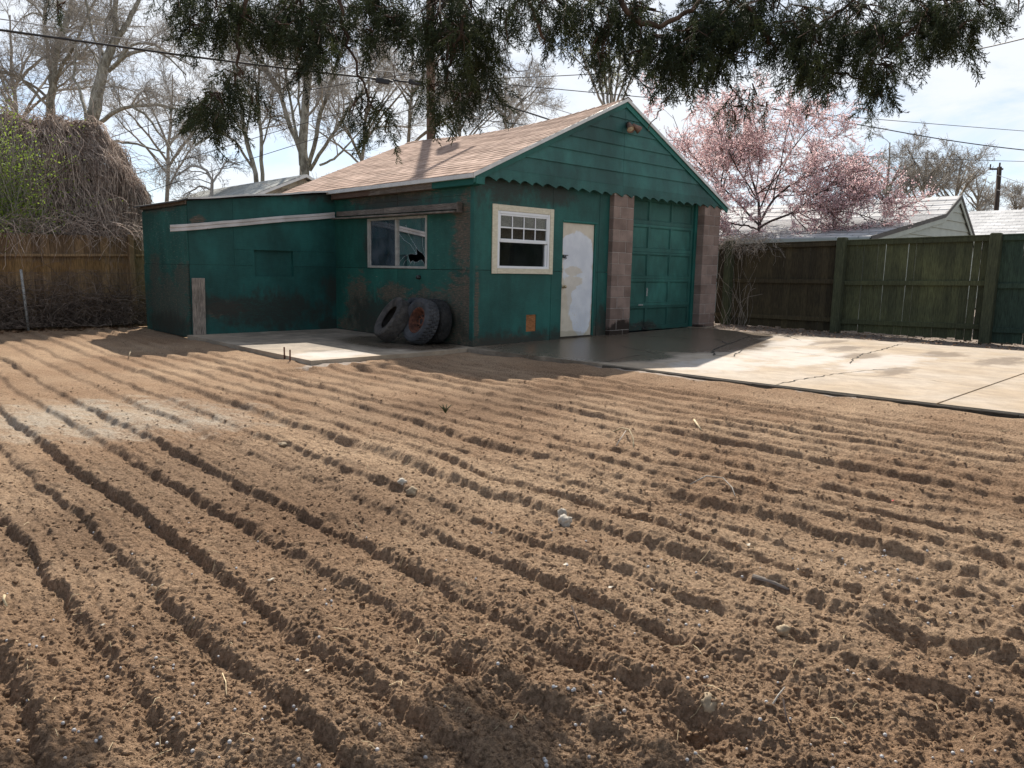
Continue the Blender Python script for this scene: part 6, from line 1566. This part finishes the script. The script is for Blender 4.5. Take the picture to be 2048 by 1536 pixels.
def sprig_proto(g):
    """one drooping spray: stem, alternate side sprigs, sub-sprigs; unit length along +z"""
    segs = []
    k = 7; st = np.zeros((k, 3)); d = np.array([0, 0, 1.0])
    for j in range(1, k):
        d = d + g.normal(0, .16, 3); d /= np.linalg.norm(d); st[j] = st[j - 1] + d / (k - 1)
    for j in range(k - 1): segs.append((st[j], st[j + 1], .011, .010))
    az = g.uniform(0, 6.28)
    for i in range(24):
        t_ = .06 + .9 * i / 23 + g.uniform(-.02, .02); q = np.clip(t_, 0, .999) * (k - 1); a = int(q); p = st[a] * (1 - q + a) + st[a + 1] * (q - a); tg = st[a + 1] - st[a]; tg /= np.linalg.norm(tg)
        az += 2.4 + g.normal(0, .4); ref = np.cross(tg, [1, 0, .2]); ref /= np.linalg.norm(ref); r2_ = np.cross(tg, ref)
        rd = ref * math.cos(az) + r2_ * math.sin(az); d = tg * .75 + rd * .75; d /= np.linalg.norm(d); L = (.34 * (1 - .55 * t_)) * g.uniform(.6, 1.1)
        e = p + d * L; e[2] += .04 * L; segs.append((p, e, .009, .006))
        for m_ in range(6):
            f = .15 + .14 * m_; pp_ = p + (e - p) * f; dd = d * .8 + g.normal(0, .55, 3); dd /= np.linalg.norm(dd); segs.append((pp_, pp_ + dd * L * .45 * (1.1 - .5 * f), .0085, .005))
    A = np.array([s_[0] for s_ in segs]); Bq = np.array([s_[1] for s_ in segs]); w0 = np.array([s_[2] for s_ in segs]); w1 = np.array([s_[3] for s_ in segs])
    d = Bq - A; rv_ = g.normal(0, 1, d.shape); sd_ = np.cross(d, rv_); sd_ /= np.linalg.norm(sd_, axis=1, keepdims=True)
    V = np.stack([A - sd_ * w0[:, None], A + sd_ * w0[:, None], Bq + sd_ * w1[:, None], Bq - sd_ * w1[:, None]], 1)
    return V.reshape(-1, 3)
PR = [sprig_proto(g6) for _ in range(14)]
Bf = Bulk(); Bw = Bulk(); tw = []
down = np.array([0, 0, -1.0])
for (u, v, a, c_, dn, dd) in CL:
    n = max(4, int(math.pi * a * c_ * dn / 840 * JDENS))
    for i in range(n):
        rr = math.sqrt(g6.random()) ; an = g6.uniform(0, 6.283)
        uu, vv = u + a * rr * math.cos(an), v + c_ * rr * math.sin(an)
        p = at(uu, vv - 22, DJ + dd + g6.normal(0, .12))
        d = down * 1.0 + R2 * (g6.normal(0, .42) + .3 * (uu - u) / a) + FW * g6.normal(0, .45); d /= np.linalg.norm(d)
        L = g6.uniform(.085, .205) * (1 if a > 25 else .8)
        x_ = np.cross(d, g6.normal(0, 1, 3)); x_ /= np.linalg.norm(x_); y_ = np.cross(d, x_)
        Mx = np.stack([x_, y_, d], 1); V = PR[int(g6.integers(14))] @ Mx.T * L + p
        nq = len(V) // 4; Bf.add(V, np.arange(4 * nq).reshape(nq, 4), np.clip(np.full(nq, g6.random()) + g6.normal(0, .12, nq), 0, 1))
        if i % 3 == 0: tw.append((p, at(u + g6.uniform(-.3, .3) * a, v - c_ * .9, DJ + dd)))
        if g6.random() < .05:   # little berry-like cones stay out: too small to show
            pass
P = np.array([[b_, (a_ + b_) / 2 + g6.normal(0, .02, 3), a_] for a_, b_ in tw])
Bw.tubes(P, np.tile([.0045, .003, .0018], (len(P), 1)), 4)
def bough(L, r0, r1, dd=0.0, n=14):
    P = resample(np.array([at(u, v, DJ + dd) for u, v in L]), n); P[1:-1] += g6.normal(0, .008, P[1:-1].shape); Bw.tubes(P[None], np.linspace(r0, r1, n)[None], 6)
for L, r0, r1 in (([(505, -42), (300, -66), (118, -48), (112, 0), (116, 30)], .008, .003), ([(505, -40), (495, 0), (478, 50), (474, 110), (475, 155), (470, 175)], .011, .005), ([(672, -60), (677, 0), (690, 78), (714, 132), (730, 170), (742, 208)], .010, .004), ([(742, 208), (725, 222), (716, 240)], .004, .002), ([(742, 208), (752, 225), (760, 250)], .004, .002),
                  ([(930, 30), (918, 70), (908, 105), (896, 135), (894, 162), (890, 188)], .010, .006), ([(908, 105), (870, 130)], .005, .003), ([(1050, -20), (1061, 10), (1076, 50), (1087, 88)], .010, .007), ([(1240, -5), (1256, 30), (1285, 52), (1308, 54), (1345, 42), (1389, 18), (1420, -20)], .014, .010),
                  ([(1490, 10), (1510, 40), (1530, 70), (1553, 104)], .009, .006), ([(1640, 70), (1655, 40), (1680, 22), (1702, 6), (1730, -30)], .008, .006), ([(1405, 110), (1420, 80), (1450, 50)], .009, .006), ([(1550, 60), (1580, 40), (1598, 62)], .005, .003), ([(520, 200), (560, 250), (585, 265)], .003, .0015),
                  ([(1462, 170), (1462, 220), (1470, 262)], .003, .0015), ([(1340, 190), (1322, 215), (1300, 262)], .0035, .002), ([(800, 60), (792, 120), (786, 160)], .004, .002), ([(1013, 30), (1012, 70), (1014, 110), (1030, 145), (1048, 152), (1060, 130), (1063, 105)], .0025, .0018), ([(1180, 40), (1206, 80), (1210, 125)], .005, .003),
                  ([(1470, 110), (1500, 106), (1494, 118), (1475, 112)], .004, .004), ([(1640, 130), (1690, 150), (1750, 160), (1765, 200)], .006, .003), ([(1850, 30), (1800, 80), (1760, 120)], .008, .004)):
    bough(L, r0, r1)
Bf.build('foliage', M['juniper'], jt); Bw.build('branchwork', M['bark_juniper'], jt)
# trunk and limbs, outside the frame: they carry the boughs
b = MB(); T0 = np.array([-5.6, -11.6, -.1])
b.tube([T0, T0 + [.05, .05, 1.2], T0 + [.02, .15, 2.6], T0 + [.1, .2, 4.0], T0 + [.05, .2, 6.0]], [.24, .20, .16, .11, .05], 14)
for (u, v), hz in (((505, -40), 3.3), ((672, -60), 3.5), ((930, -60), 3.6), ((1240, -40), 3.4), ((1420, -40), 3.7), ((1730, -40), 3.5), ((1950, -40), 3.1)):
    e = at(u, v, DJ + .1); s_ = T0 + np.array([.05, .2, hz - .4]); m1 = s_ * .65 + e * .35; m1[2] = hz + .25; m2 = s_ * .25 + e * .75; m2[2] = max(hz, e[2] + .35)
    b.tube(list(resample(np.array([s_, m1, m2, e]), 14)), list(np.linspace(.065, .013, 14)), 8)
b.build('trunk', M['bark_juniper'], jt, True)
